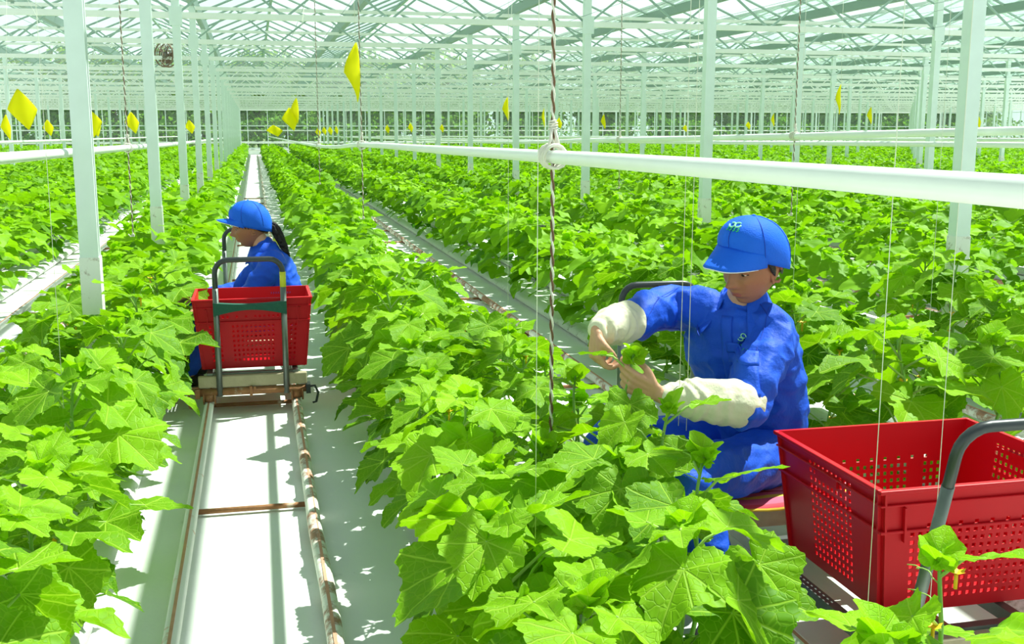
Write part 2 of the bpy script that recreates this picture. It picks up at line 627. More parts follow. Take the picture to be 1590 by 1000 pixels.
colp = empty('steel_column'); make_column(colp)
mcol = column_mesh(0, ZT + .06).mesh('steel_column'); mcol.materials.append(M['steel'])
used = False
for j, y in enumerate(COLY):
    for k, x in enumerate(COLX):
        if not visible(x, y, .3, 3.2, 20): continue
        kk = k - 3
        lab = 'pale steel column, %s post back in the %s' % (ORD[j], xside(kk))
        if j == 1 and kk == 0: lab = 'nearest pale steel column left of the track, standing among the leaves'
        if j == 1 and kk == 1: lab = 'nearest pale steel column right of the seated man, large at upper right'
        if y < 27:
            if not used:
                colp.location = (x, y, 0); tag(colp, lab, 'column', 'steel greenhouse columns'); used = True
            else:
                copy_tree(colp, (x, y, 0), label=lab)
        else:
            o = link_mesh('steel_column', mcol); o.location = (x, y, 0)
            tag(o, lab, 'column', 'steel greenhouse columns')

# end wall and side walls
def wall(name, a, bb):
    a, bb = Vector(a), Vector(bb)
    d = (bb - a); L = d.length; d.normalize()
    nrm = Vector((-d.y, d.x, 0))
    m = MB()
    q = Matrix(((d.x, nrm.x, 0), (d.y, nrm.y, 0), (0, 0, 1)))
    m.box((0, -.08, 0), (L, .08, .38), rot=q, at=a)
    o = m.build(name, M['wallw']); tag(o, kind='structure')
    f = MB()
    for z in (.42, 1.85, ZC, zg):
        f.box((0, -.03, z - .022), (L, .03, z + .022), rot=q, at=a)
    x = 0
    while x <= L:
        f.box((x - .022, -.03, .38), (x + .022, .03, zg), rot=q, at=a); x += 1.275
    f.build('wall_frame', M['steel'], o)
    gl = MB()
    z0, z1 = .38, zg
    gl.add([a + Vector((0, 0, z0)), bb + Vector((0, 0, z0)), bb + Vector((0, 0, z1)), a + Vector((0, 0, z1))], [(0, 1, 2, 3)])
    gl.build('glass_panes', M['pane'], o)


wall('wall_back', (XW0, YE, 0), (XW1, YE, 0))
wall('wall_left', (XW0, -2, 0), (XW0, YE, 0))
wall('wall_right', (XW1, -2, 0), (XW1, YE, 0))

# trees outside
def tree_mesh(seed, h, r):
    q = random.Random(seed); m = MB()
    for _ in range(2600):
        while True:
            p = Vector((q.uniform(-1, 1), q.uniform(-1, 1), q.uniform(-1, 1)))
            if .45 < p.length < 1: break
        lump = 1 + .25 * noise.noise(p * 2.5 + Vector((seed, 0, 0)))
        c = Vector((p.x * r * lump, p.y * r * lump, max(.1, h * .50 + p.z * h * .50 * lump)))
        s_ = q.uniform(.13, .3)
        ax = Vector((q.uniform(-1, 1), q.uniform(-1, 1), q.uniform(-1, 1))).normalized()
        u = ax.orthogonal().normalized() * s_; v = ax.cross(u).normalized() * s_ * .6
        t = q.random()
        m.add([c - u, c - v * .9 + u * .1, c + u, c + v], [(0, 1, 2, 3)], tone=[t] * 4)
    return m


tps = []
for s_ in range(3):
    e = empty('tree')
    tree_mesh(s_ * 13 + 3, 7.5, 2.6).build('crown', M['treeleaf'], e, uvs=True)
    t = MB(); t.tube([(0, 0, -.05), (.05, 0, 1.6), (-.05, .05, 3.2), (0, 0, 5)], [.2, .16, .13, .06], 8)
    for a in range(5):
        ca, sa = math.cos(a * 1.3), math.sin(a * 1.3)
        t.tube([(0, 0, 2 + a * .4), (ca * .8, sa * .8, 3 + a * .4), (ca * 1.5, sa * 1.5, 3.9 + a * .4)], [.07, .05, .02], 6)
    t.build('trunk', M['bark'], e)
    tps.append(e)
first = [True] * 3
ti = 0
xs = -24.
tk = 0
while xs < 60:
    yv = YE + 5.4 + (tk % 3) * 6.2 + rnd.uniform(-.4, .4)
    pp = proj(xs, yv, 2)
    if -120 < pp[0] < 1720:
        side = 'behind the far end wall'
        lab = 'broad green tree outside, %s from the left %s behind the far wall' % (ORD[ti // 3], ('in the front line', 'in the middle line', 'in the rear line')[tk % 3])
        v = tk % 3
        if first[v]:
            e = tps[v]; e.location = (xs, yv, 0); tag(e, lab, 'tree', 'trees outside the glass'); first[v] = False
        else:
            copy_tree(tps[v], (xs, yv, 0), rnd.uniform(0, 6.28), rnd.uniform(.93, 1.0), label=lab)
        ti += 1
    xs += rnd.uniform(1.95, 2.2)
    tk += 1

hg = MB(); q = random.Random(8)
for _ in range(9000):
    x = q.uniform(-26, 62); z = q.uniform(0, 2.3 + .3 * math.sin(x * .7)); y = YE + 1.2 + q.uniform(-.5, .5)
    s_ = q.uniform(.08, .2); ax = Vector((q.uniform(-1, 1), q.uniform(-1, 1), q.uniform(-1, 1))).normalized()
    u = ax.orthogonal().normalized() * s_; v = ax.cross(u) * .7
    t = q.random() * .9
    c = Vector((x, y, z + .02)); hg.add([c - u, c - v, c + u, c + v], [(0, 1, 2, 3)], tone=[t] * 4)
tag(hg.build('hedge', M['treeleaf'], uvs=True), 'long clipped green hedge just outside the far glass wall', 'hedge')

# ------------------------------------------------------------------ rails, slabs, pipes
AISLES = [1.7 * k - .06 for k in range(-5, 14)]
aname = {0: 'central track', 1: 'track of the seated man', -1: 'first track to the left'}
c = MB(); c.tube([(-.23, 0, .02), (.23, 0, .02)], .012, 6)
for sgn in (-1, 1):
    c.tube([(sgn * .231, 0, 0), (sgn * .231, 0, .03)], .012, 6)
XB = c.mesh('crossbar'); XB.materials.append(M['rust'])
for k in range(-5, 10):
    xc = 1.7 * k - .06 if k == 0 else 1.7 * k
    e = empty('pipe_rail_track', (xc, 0, 0))
    nm = aname.get(k, '%s track %s of the central one' % (ORD[abs(k) - 1], 'right' if k > 0 else 'left'))
    tag(e, 'rust-streaked white pipe rails on the ground, ' + nm, 'pipe rail track', 'pipe rail tracks between the rows')
    for sgn in (-1, 1):
        r = MB()
        ya = 1.2
        if k == 0 and sgn == 1:
            r.tube([(sgn * .231, 1.2, .045), (sgn * .231 + .004, 3.4, .045), (sgn * .231 - .006, 3.9, .047), (sgn * .231, 6, .045), (sgn * .231, YE - 3, .045)], .0255, 10)
        else:
            r.tube([(sgn * .231, 1.2, .045), (sgn * .231, YE - 3, .045)], .0255, 10)
        ro = r.build('rail', M['rail'] if sgn == 1 else M['raillite'], e)
        st = MB()
        st.box((sgn * .231 - .005, 1.2, .0695), (sgn * .231 + .005, 20, .0715))
        st.build('rust_streak', M['rustline'], ro)
    y = 2.55
    while y < (26 if -3 < k < 4 else 14):
        if visible(e.location.x, y, 0, .1, 80):
            o = link_mesh('crossbar', XB, e); o.location = (0, y, 0)
        y += 1.75

for k in range(-6, 14):
    xr = .85 + 1.7 * k
    for sgn in (-1, 1):
        x = xr + sgn * .24
        if k > 8 or k < -5: continue
        m = MB()
        y = 1.5
        m.tube([(x, 1.5, .04), (x, 30, .04), (x, YE - 3.5, .04)], [(.085, .04)] * 3, 8, side=(1, 0, 0))
        kk = '%s plant line, row %s %s of the central track' % ('left' if sgn < 0 else 'right', ORD[k if k >= 0 else -k - 1], 'right' if k >= 0 else 'left')
        tag(m.build('substrate_slab', M['slab']), 'long white growing bag under the ' + kk, 'growing bag', 'growing bags under the rows')


def pipe(pts, r, lab, rings=True, cat='pipe'):
    e = MB()
    # smooth through catmull sampling
    P = [Vector(p) for p in pts]
    out = []
    for i in range(len(P) - 1):
        p0 = P[max(i - 1, 0)]; p1 = P[i]; p2 = P[i + 1]; p3 = P[min(i + 2, len(P) - 1)]
        for s_ in range(6):
            t = s_ / 6
            out.append(.5 * ((2 * p1) + (p2 - p0) * t + (2 * p0 - 5 * p1 + 4 * p2 - p3) * t * t + (3 * p1 - p0 - 3 * p2 + p3) * t ** 3))
    out.append(P[-1])
    e.tube(out, r, 16)
    o = e.build('hanging_pipe', M['whitepaint'])
    return tag(o, lab, cat)


pipe([(.85, .7, 1.433), (.85, 2.1, 1.430), (.85, 3.2, 1.426), (.85, 5.5, 1.413), (.85, 9.2, 1.391), (.85, 16, 1.30), (.85, 40, 1.25), (.85, 71, 1.2)], .0195,
     'thick white hanging pipe crossing in front of the leaves at right')
pipe([(-.95, 1.8, 1.41), (-.95, 4.1, 1.40), (-.95, 9, 1.375), (-.95, 16.5, 1.337), (-.95, 40, 1.28), (-.95, 71, 1.2)], .023,
     'white hanging pipe crossing behind the nearest left column')
pipe([(4.45, 3, 1.52), (4.45, 5.6, 1.505), (4.45, 9, 1.455), (4.45, 14, 1.39), (4.45, 25, 1.28), (4.45, 71, 1.2)], .027,
     'white hanging pipe rising to the right edge beside the nearest right column')
pipe([(5.95, 6, 1.40), (5.95, 9, 1.385), (5.95, 16, 1.34), (5.95, 30, 1.28), (5.95, 71, 1.2)], .024,
     'thinner white hanging pipe just below the rising pipe at right')
pipe([(7.65, 8, 1.52), (7.65, 12, 1.47), (7.65, 22, 1.38), (7.65, 71, 1.2)], .025,
     'white hanging pipe above and beyond the rising pipe at right')
pipe([(9.55, 10, 1.40), (9.55, 18, 1.37), (9.55, 30, 1.3), (9.55, 71, 1.2)], .025,
     'farthest lengthwise white hanging pipe at right')
pipe([(-4.1, 9, 1.36), (-4.1, 16, 1.33), (-4.1, 71, 1.2)], .025, 'white lengthwise pipe left of the left columns, farther off')
for yy, zz, rr, lab in ((70.5, .82, .06, 'upper white header pipe crossing low in front of the far wall'), (70.3, .36, .06, 'lower white header pipe crossing low in front of the far wall'),
                        (69.8, 1.55, .03, 'thin white cross pipe at mid height before the far wall')):
    m = MB(); m.tube([(XW0 + 1, yy, zz), (XW1 - 1, yy, zz)], rr, 8)
    tag(m.build('header_pipe', M['whitepaint']), lab, 'pipe')


# ------------------------------------------------------------------ ropes and strings
def helix_rope(p0, p1, r=.006, pitch=.06, wob=0.):
    p0, p1 = Vector(p0), Vector(p1)
    L = (p1 - p0).length; n = max(8, int(L / pitch * 8))
    ds = (MB(), MB())
    for q in range(2):
        pts = []
        for i in range(n + 1):
            t = i / n
            a = t * L / pitch * 2 * math.pi + q * math.pi
            c = p0.lerp(p1, t)
            pts.append(c + Vector((math.cos(a) * r * .75 + wob * math.sin(t * 5), math.sin(a) * r * .75, 0)))
        ds[q].tube(pts, r * .75, 5)
    return ds


def knot(c, r, m, n=5, seed=0, mi=0):
    q = random.Random(seed)
    pts = []
    for i in range(n * 7):
        a = i * .9
        pts.append(Vector(c) + Vector((math.cos(a) * r * q.uniform(.7, 1.1), math.sin(a) * r * q.uniform(.7, 1.1), (i / (n * 7) - .5) * r * 2.2)))
    m.tube(pts, r * .22, 5, mi)


def rope(x, y, ztop, zbot, zpipe, lab, big=1.):
    e = empty('hanging_rope', (x, y, 0))
    tag(e, lab, 'rope', 'ropes holding the hanging pipes')
    a, c = helix_rope((0, 0, ztop), (0, 0, zbot), .006 * big, .075)
    a.build('pale_strand', M['rope_l'], e)
    c.build('brown_strand', M['rope_d'], e)
    k = MB()
    # loop lashed round the pipe
    for i, dy in enumerate((-.03, -.012, .008, .028)):
        pts = [(.034 * math.cos(t) * 1.0, dy + .006 * math.sin(t * 2 + i), zpipe + .034 * math.sin(t)) for t in np.linspace(0, 2 * math.pi, 15)]
        k.tube(pts, .0065 * big, 5, caps=False)
    for dx, dy in ((.02, .03), (-.02, -.03), (.015, -.02)):
        k.tube([(dx, dy, zpipe + .025), (dx * .5, dy * .5, zpipe + .06), (0, 0, zpipe + .1)], .006 * big, 5)
    knot((0, 0, zpipe + .09), .016 * big, k, 4)
    k.build('lashing', M['rope_l'], e)
    k = MB(); knot((0, 0, zbot), .014 * big, k, 4, 3)
    k.tube([(0, 0, zbot), (-.02, .01, zbot - .012), (-.035, 0, zbot + .008)], .005, 5)
    k.build('end_knot', M['rope_l'], e)


rope(.85, 3.131, 3.4, .43, 1.428, 'twisted brown and white rope hanging in front of the man, lashed to the thick pipe', .8)
rope(.85, 9.05, 3.4, .8, 1.391, 'rope below the largest yellow card, tied to the thick pipe', .7)
rope(-.95, 9.0, 3.4, .7, 1.375, 'rope on the left pipe between the two nearest left columns', .8)
rope(4.45, 8.6, 3.4, .8, 1.46, 'rope on the rising pipe, seen left of the man', .8)
rope(4.45, 13.2, 3.4, .8, 1.40, 'thin rope farther along the rising pipe at right', .8)
rope(.85, 15.2, 3.4, .8, 1.30, 'rope farther along the thick pipe, left of centre', .8)

for x, y, z0, z1, lab in ((1.22, 3.02, .62, 3.3, 'left one of the two strings crossing the man\'s chest'),
                          (1.25, 3.03, .60, 3.3, 'right one of the two strings crossing the man\'s chest'),
                          (.62, 2.42, .52, 3.3, 'string down into the dark gap right of the central foreground leaves'),
                          (1.35, 2.15, .25, 3.3, 'string in front of the near left edge of the red crate'),
                          (1.62, 2.30, .30, 3.3, 'string in front of the far wall of the red crate'),
                          (1.05, 4.6, .3, 3.3, 'string rising right of the woman from the middle row'),
                          (2.3, 4.4, .3, 3.3, 'string rising beyond the man at right'),
                          (-.62, 3.6, .5, 3.3, 'string rising from the left row near the frame edge'),
                          (2.79, 4.1, .4, 3.3, 'string rising from the row beyond the red crate')):
    m = MB(); m.tube([(x, y, z0), (x + .004, y, (z0 + z1) / 2), (x, y, z1)], .0010, 4)
    tag(m.build('support_string', M['twine']), 'thin pale ' + lab, 'string', 'plant support strings')


# crop wires along the rows, lying on the truss chords
WIREX = []
for k in range(-8, 16):
    for sgn in (-1, 1):
        x = .85 + 1.7 * k + sgn * .24
        WIREX.append(x)
        if not visible(x, 30, 2.8, 2.9, 600): continue
        m = MB(); m.tube([(x, 2, ZC + .037), (x, YE - .1, ZC + .037)], .0025, 4)
        tag(m.build('crop_wire', M['gutter']), 'thin overhead wire above the %s plant line of the %s row %s of the track' % ('left' if sgn < 0 else 'right', ORD[k if k >= 0 else -k - 1], 'right' if k >= 0 else 'left'), 'wire', 'overhead crop wires')

# ------------------------------------------------------------------ yellow sticky cards
def card(x, y, z, h, w_, rz, lab, bend=.25, tw=0., shear=.3):
    e = empty('sticky_card', (x, y, z), rz)
    m = MB()
    N_ = 10
    vs = []; fs = []
    # diamond hung by one corner, curled about the long diagonal
    for i in range(N_ + 1):
        t = i / N_
        half = w_ / 2 * (1 - abs(2 * t - 1) ** 1.15) + .004
        zz = -t * h
        ang = tw * t
        for k in range(7):
            s_ = (k / 6 * 2 - 1)
            xx = s_ * half
            yy = bend * w_ * (s_ * s_) * .9 * (half / (w_ / 2)) + .02 * math.sin(t * 6) * h
            xx += shear * w_ * t
            vs.append((xx * math.cos(ang) - yy * math.sin(ang), xx * math.sin(ang) + yy * math.cos(ang), zz))
    for i in range(N_):
        for k in range(6):
            fs.append((i * 7 + k, i * 7 + k + 1, (i + 1) * 7 + k + 1, (i + 1) * 7 + k))
    m.add(vs, fs, smooth=True)
    o = m.build('card', M['yellow'], e)
    md = o.modifiers.new('s', 'SOLIDIFY'); md.thickness = .002
    wx = min(WIREX, key=lambda q_: abs(q_ - x)) - x
    s_ = MB(); s_.tube([(0, 0, -.01), (wx * math.cos(rz), -wx * math.sin(rz), ZC + .037 - z)], .0015, 4); s_.build('string', M['twine'], e)
    tag(e, 'yellow sticky insect card ' + lab, 'sticky card', 'yellow sticky cards')
    return e


def at_px(px, py, y):
    c = np.array([px - 795, 500 - py, -FPX]); d = CAMROT @ c
    return Vector(d * y / d[1]) + CAMP


CARDS = [((553, 66), 7.0, .36, .17, .5, 'largest, hanging over the middle row near top centre', .35, 1.0),
         ((27, 138), 9.3, .31, .21, .2, 'hanging near the left frame edge, bigger of the two', .2, .3),
         ((9, 178), 12, .25, .12, .8, 'at the very left frame edge', .3, .3),
         ((133, 166), 9.6, .24, .20, .1, 'just right of the nearest left column', .2, .6),
         ((145, 178), 13, .24, .15, .6, 'partly behind the card right of the nearest left column', .2, .2),
         ((73, 186), 13.5, .18, .12, .4, 'small, left of the nearest left column', .2, .4),
         ((203, 174), 11.2, .20, .13, .3, 'left of the second left column', .3, .3),
         ((236, 180), 16, .22, .11, .9, 'right of the second left column', .3, .3),
         ((293, 186), 17, .2, .14, .1, 'right of the third left column', .3, .3),
         ((449, 167), 13, .26, .20, .2, 'left one of the pair above the track\'s right row', .25, .5),
         ((460, 152), 13, .29, .16, .6, 'upper right one of the pair above the track\'s right row', .3, .8),
         ((424, 194), 20, .2, .3, .2, 'low and wide, just right of the track\'s far end', .2, .3),
         ((788, 151), 12, .26, .11, .5, 'left of the column near top centre', .4, .6),
         ((845, 168), 17, .3, .1, .9, 'directly behind the twisted rope', .3, .2),
         ((868, 183), 18, .18, .12, .2, 'small, right of the twisted rope', .3, .2),
         ((938, 177), 18, .25, .12, .5, 'above the man\'s raised hand, far off', .3, .2),
         ((1306, 131), 11, .32, .11, .5, 'tall and narrow, left of the nearest right column', .4, .7),
         ((1353, 166), 14, .24, .13, .4, 'rounder, left of the nearest right column', .3, .4),
         ((1202, 176), 17, .22, .10, .6, 'above the man\'s cap, far off', .4, .4),
         ((1520, 181), 15, .17, .16, .2, 'right of the nearest right column', .2, .3),
         ((1162, 189), 22, .16, .14, .2, 'tiny, left of and above the cap', .2, .3),
         ((1064, 194), 24, .16, .14, .2, 'tiny, left of the column beside the man\'s cap', .2, .3),
         ((637, 191), 24, .2, .12, .2, 'tiny, above the thick pipe\'s left part', .2, .3),
         ((686, 193), 24, .18, .12, .4, 'tiny, farther right above the thick pipe\'s left part', .2, .3),
         ((601, 194), 26, .2, .12, .2, 'tiny, right of the largest card', .2, .3),
         ((493, 199), 28, .2, .15, .2, 'tiny, first of four over the far middle row', .2, .3),
         ((503, 197), 28, .2, .13, .4, 'tiny, second of four over the far middle row', .2, .3),
         ((512, 197), 28, .2, .13, .2, 'tiny, third of four over the far middle row', .2, .3),
         ((522, 196), 28, .2, .10, .3, 'tiny, last of four over the far middle row', .2, .3)]
for p, y, h, w_, rz, lab, bd, tw in CARDS:
    q = at_px(p[0], p[1], y)
    card(q.x, y, q.z, h, w_, rz, lab, bd, tw)

# circulation fan
q = at_px(258, 85, 22)
e = empty('circulation_fan', (q.x, 22, q.z), R_(-38))
tag(e, 'round brown circulation fan hanging by the second left column', 'fan')
m = MB()
R0 = .22
for r_, t_ in ((R0, .014), (R0 * .7, .006), (R0 * .4, .006)):
    for yy in (-.06, .06):
        m.tube([(r_ * math.cos(a), yy * (1 if r_ == R0 else 1.2), r_ * math.sin(a)) for a in np.linspace(0, 2 * math.pi, 25)], t_, 6, caps=False)
for a in np.linspace(0, 2 * math.pi, 16, endpoint=False):
    m.bar((0, -.07, 0), (R0 * math.cos(a), -.06, R0 * math.sin(a)), .006)
    m.bar((0, .07, 0), (R0 * math.cos(a), .06, R0 * math.sin(a)), .006)
m.build('guard', M['fan'], e)
m = MB()
for a in np.linspace(0, 2 * math.pi, 5, endpoint=False):
    c0 = Vector((math.cos(a), 0, math.sin(a))); t0 = Vector((-math.sin(a), 0, math.cos(a)))
    m.add([c0 * .03 - t0 * .02 + Vector((0, -.02, 0)), c0 * .17 - t0 * .05 + Vector((0, -.03, 0)), c0 * .17 + t0 * .05 + Vector((0, .03, 0)), c0 * .03 + t0 * .02 + Vector((0, .02, 0))], [(0, 1, 2, 3)])
m.build('blades', M['fan'], e)
m = MB(); m.tube([(0, -.07, 0), (0, .12, 0)], .06, 12); m.build('motor', M['greytube'], e)
m = MB(); m.tube([(0, 0, R0), (0, 0, ZC - q.z)], .01, 6); m.build('hanger', M['steel'], e)

# ------------------------------------------------------------------ cucumber plants
LOBES = [(-180, .16), (-160, .50), (-140, .66), (-118, .74), (-95, .66), (-72, .84), (-66, .89), (-40, .77), (-22, .86), (-8, 1.0), (0, 1.09), (8, 1.0), (22, .86), (40, .77), (66, .89), (72, .84), (95, .66), (118, .74), (140, .66), (160, .50), (180, .16)]


def outline(th, serr, ph):
    d = math.degrees(th)
    for i in range(len(LOBES) - 1):
        if LOBES[i][0] <= d <= LOBES[i + 1][0]:
            t = (d - LOBES[i][0]) / (LOBES[i + 1][0] - LOBES[i][0])
            t = t * t * (3 - 2 * t)
            r = LOBES[i][1] * (1 - t) + LOBES[i + 1][1] * t
            break
    else:
        r = .16
    if serr:
        r *= 1 + .085 * (abs(((d + ph) / 12.) % 1 * 2 - 1) - .5)
    return r


def leaf(m, base, fwd, up, size, rng, det, tone, mi=0):
    """one blade: base is where the petiole joins, fwd points to the tip"""
    fwd = Vector(fwd).normalized(); up = Vector(up)
    side = up.cross(fwd)
    if side.length < 1e-4: side = fwd.orthogonal()
    side.normalize(); up = fwd.cross(side)
    nt_, nr = {3: (90, 7), 2: (30, 3), 1: (14, 2), 0: (8, 1)}[det]
    cup = rng.uniform(-.16, .16); droop = rng.uniform(.08, .34); fold = rng.uniform(.05, .2)
    wx = rng.uniform(.84, 1.06); ph = rng.uniform(0, 6.28); wav = rng.uniform(.04, .09); curl = rng.uniform(-.25, .25)
    vs = [Vector(base)]; uv = [(0, 0)]; tn = [tone]; fs = []
    for j in range(1, nr + 1):
        rr = (j / nr) ** .85
        for k in range(nt_):
            th = -math.pi + 2 * math.pi * (k + .5) / nt_
            r = outline(th, det == 3 and j >= nr, ph * 20) * rr
            x = r * math.cos(th); y = r * math.sin(th) * wx
            z = -droop * (x * abs(x) * .55 + .2 * x) - fold * abs(y) * .0 + cup * y * y * 1.2 + fold * abs(y) * (1 - .5 * abs(y))
            z += wav * rr * rr * math.sin(th * 5 + ph) + curl * x * y * .5
            if det >= 2:
                z += .040 * rr * (abs(math.sin(th * 2.8)) - .5) * 2
            if det == 3:
                z += .022 * math.sin(x * 17 + ph) * math.sin(y * 16 + ph) * rr
            vs.append(Vector(base) + (fwd * x + side * y + up * z) * size)
            uv.append((x, y)); tn.append(min(1, max(0, tone + (rng.random() - .5) * .05)))
    for k in range(nt_ - 1):
        fs.append((0, 1 + k, 2 + k))
    for j in range(nr - 1):
        for k in range(nt_ - 1):
            a = 1 + j * nt_ + k
            fs.append((a, a + nt_, a + nt_ + 1, a + 1))
    m.add(vs, fs, mi, True, uv, tn)


def plant_geo(rng, H_, nleaf, det, fol, stm=None, flw=None, lean=(0, 0), smax=.145, outward=0., spread=1.):
    """fills the foliage, stem and flower builders for one plant with its foot at the origin"""
    pts = []
    ph = rng.uniform(0, 6.28)
    for i in range(9):
        t = i / 8
        pts.append(Vector((lean[0] * t * t + .02 * math.sin(t * 7 + ph), lean[1] * t * t + .02 * math.cos(t * 6 + ph), H_ * t)))
    def at(t):
        f = t * 8; i = min(7, int(f)); return pts[i].lerp(pts[i + 1], f - i)
    if stm is not None:
        stm.tube(pts, [.0075 - .0035 * i / 8 for i in range(9)], 6 if det < 3 else 8)
    az = rng.uniform(0, 6.28)
    for i in range(nleaf):
        t = .12 + .80 * (i / max(1, nleaf - 1)) ** .9
        az += 2.4 + rng.uniform(-.5, .5)
        p = at(t)
        prof = (.55 + 1.5 * t) if t < .3 else (1.0 if t < .70 else 1.0 - (t - .70) * 1.9)
        sz = smax * max(.3, min(1., prof)) * rng.uniform(.82, 1.12)
        L = (.085 + .10 * (1 - abs(t - .45))) * rng.uniform(.8, 1.2) * spread * max(.45, min(1, prof + .1))
        el = R_(rng.uniform(18, 48)) if t > .3 else R_(rng.uniform(0, 30))
        d = Vector((math.cos(az), math.sin(az), 0))
        q = p + d * L * math.cos(el) + Vector((0, 0, L * math.sin(el)))
        mid = p.lerp(q, .55) + Vector((0, 0, .018))
        if stm is not None:
            stm.tube([p, mid, q], [.0045, .0035, .003], 5, 1)
        tilt = R_(rng.uniform(-5, 48)) if t < .8 else R_(rng.uniform(-35, 20))
        dd = Vector((math.cos(az + rng.uniform(-.5, .5)), math.sin(az + rng.uniform(-.5, .5)), 0)).normalized()
        fw = dd * math.cos(tilt) - Vector((0, 0, 1)) * math.sin(tilt)
        up = Vector((0, 0, 1)) * math.cos(tilt) + dd * math.sin(tilt)
        up = up + Vector((rng.uniform(-.35, .35), rng.uniform(-.35, .35), 0))
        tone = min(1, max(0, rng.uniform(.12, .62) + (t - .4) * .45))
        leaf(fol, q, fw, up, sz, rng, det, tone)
        if flw is not None and t > .3 and rng.random() < .22:
            c = p + d * .03 + Vector((0, 0, .01))
            fm = MB()
            for a in range(5):
                u = Vector((math.cos(a * 1.257), math.sin(a * 1.257), .5)).normalized()
                v_ = u.cross(Vector((0, 0, 1))).normalized()
                fm.add([c, c + u * .012 + v_ * .008, c + u * .024, c + u * .012 - v_ * .008], [(0, 1, 2, 3)])
            fm.tube([c, c - Vector((0, 0, .03))], .004, 5)
            flw.append(fm)
    # growing tip: small upright young leaves
    for a in range(5 if det > 1 else 3):
        an = az + a * 1.4
        d = Vector((math.cos(an), math.sin(an), 1.3 + .5 * rng.random())).normalized()
        leaf(fol, at(1.) + Vector((math.cos(an), math.sin(an), 0)) * .006 - Vector((0, 0, .02 * a / 3)), d, Vector((-math.cos(an), -math.sin(an), .6)), smax * rng.uniform(.22, .45), rng, min(det, 2), .97)
    if stm is not None and det == 3:
        for _ in range(3):   # tendrils
            t = rng.uniform(.5, .95); p = at(t); an = rng.uniform(0, 6.28)
            pp = [p + Vector((math.cos(an), math.sin(an), .5)) * .10 * s_ + Vector((.012 * s_ * math.cos(14 * s_), .012 * s_ * math.sin(14 * s_), -.05 * s_ * s_)) for s_ in np.linspace(0, 1, 14)]
            stm.tube(pp, .0013, 4, 1)


NEARV = []
for s_ in range(9):
    r_ = random.Random(100 + s_)
    e = empty('cucumber_plant')
    fo, st, fl = MB(), MB(), []
    plant_geo(r_, r_.uniform(.54, .64), r_.randint(14, 17), 3, fo, st, fl, smax=.155)
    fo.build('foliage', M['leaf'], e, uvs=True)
    st.build('stem', [M['stem'], M['petiole']], e)
    for q in fl: q.build('flower', M['flower'], e)
    NEARV.append([e, True])
MIDV = []
for s_ in range(10):
    r_ = random.Random(300 + s_)
    fo = MB()
    plant_geo(r_, r_.uniform(.54, .66), 14, 2, fo, None, None)
    st = MB()
    me = fo.mesh('cucumber_plant', True)
    me.materials.append(M['leafm'])
    MIDV.append(me)

# where the plants stand
cand = []
prng = random.Random(5)
for k in range(-13, 31):
    xr = .85 + 1.7 * k
    if xr > XW1 - 1 or xr < XW0 + 1: continue
    for sgn in (-1, 1):
        y = 1.55 + prng.uniform(0, .2)
        while y < YE - 4.5:
            x = xr + sgn * .24 + prng.uniform(-.03, .03)
            yy = y + prng.uniform(-.05, .05)
            a = proj(x, yy, .3); c = proj(x, yy, .75)
            ok = a[2] > .5 and min(a[0], c[0]) < 1590 + 260 / max(1, a[2] * .5) and max(a[0], c[0]) > -260 / max(1, a[2] * .5) and c[1] < 1060
            if ok: cand.append((a[2], x, yy, k, sgn))
            y += .40
cand.sort()
rowname = {0: 'middle row', -1: 'row left of the central track', 1: 'row behind the seated man'}


def rown(k):
    return rowname.get(k, '%s row %s of track' % (ORD[k if k >= 0 else -k - 1], 'right' if k >= 0 else 'left'))


def near_skip(x, y, k, sgn):
    # places left free: the man's legs, the carts and the hand-placed foreground plants
    if k == 0 and y < 3.75 and sgn > 0: return True
    if k == 0 and y < 2.35: return True
    if k == 0 and sgn < 0 and y < 2.9: return True
    if k == 1 and sgn < 0 and 2.2 < y < 3.2: return True
    for cx_ in COLX:
        if abs(x - cx_) < .16:
            for cy_ in COLY:
                if abs(y - cy_) < .16: return True
    return False


np_ = 0; mass = []
cnt = {}
for d, x, y, k, sgn in cand:
    if near_skip(x, y, k, sgn): continue
    hs = prng.uniform(.86, 1.16)
    if k == 0 and sgn > 0 and y < 12: hs *= .80
    if k == -1 and sgn < 0 and y < 9: hs *= .80
    if np_ < 286:
        key = (k, sgn); cnt[key] = cnt.get(key, 0) + 1
        line = 'left' if sgn < 0 else 'right'
        nth = ORD[min(cnt[key] - 1, 37)]
        lab = 'cucumber plant, %s from front, %s line, %s' % (nth, line, rown(k))
        # keep the label short enough
        rz = prng.uniform(0, 6.28)
        if d < 7.2:
            v = NEARV[prng.randrange(len(NEARV))]
            if v[1]:
                v[1] = False; e = v[0]; e.location = (x, y, .07); e.rotation_euler.z = rz; e.scale = (hs,) * 3
            else:
                e = copy_tree(v[0], (x, y, .07), rz, hs)
            tag(e, lab, 'plant', 'cucumber plants in rows')
        else:
            o = link_mesh('cucumber_plant', MIDV[prng.randrange(len(MIDV))])
            o.location = (x, y, .07); o.rotation_euler.z = rz; o.scale = (hs,) * 3
            tag(o, lab, 'plant', 'cucumber plants in rows')
        np_ += 1
    else:
        mass.append((d, x, y, hs))
for v in NEARV:
    if v[1]:
        for ch in list(v[0].children): bpy.data.objects.remove(ch)
        bpy.data.objects.remove(v[0])

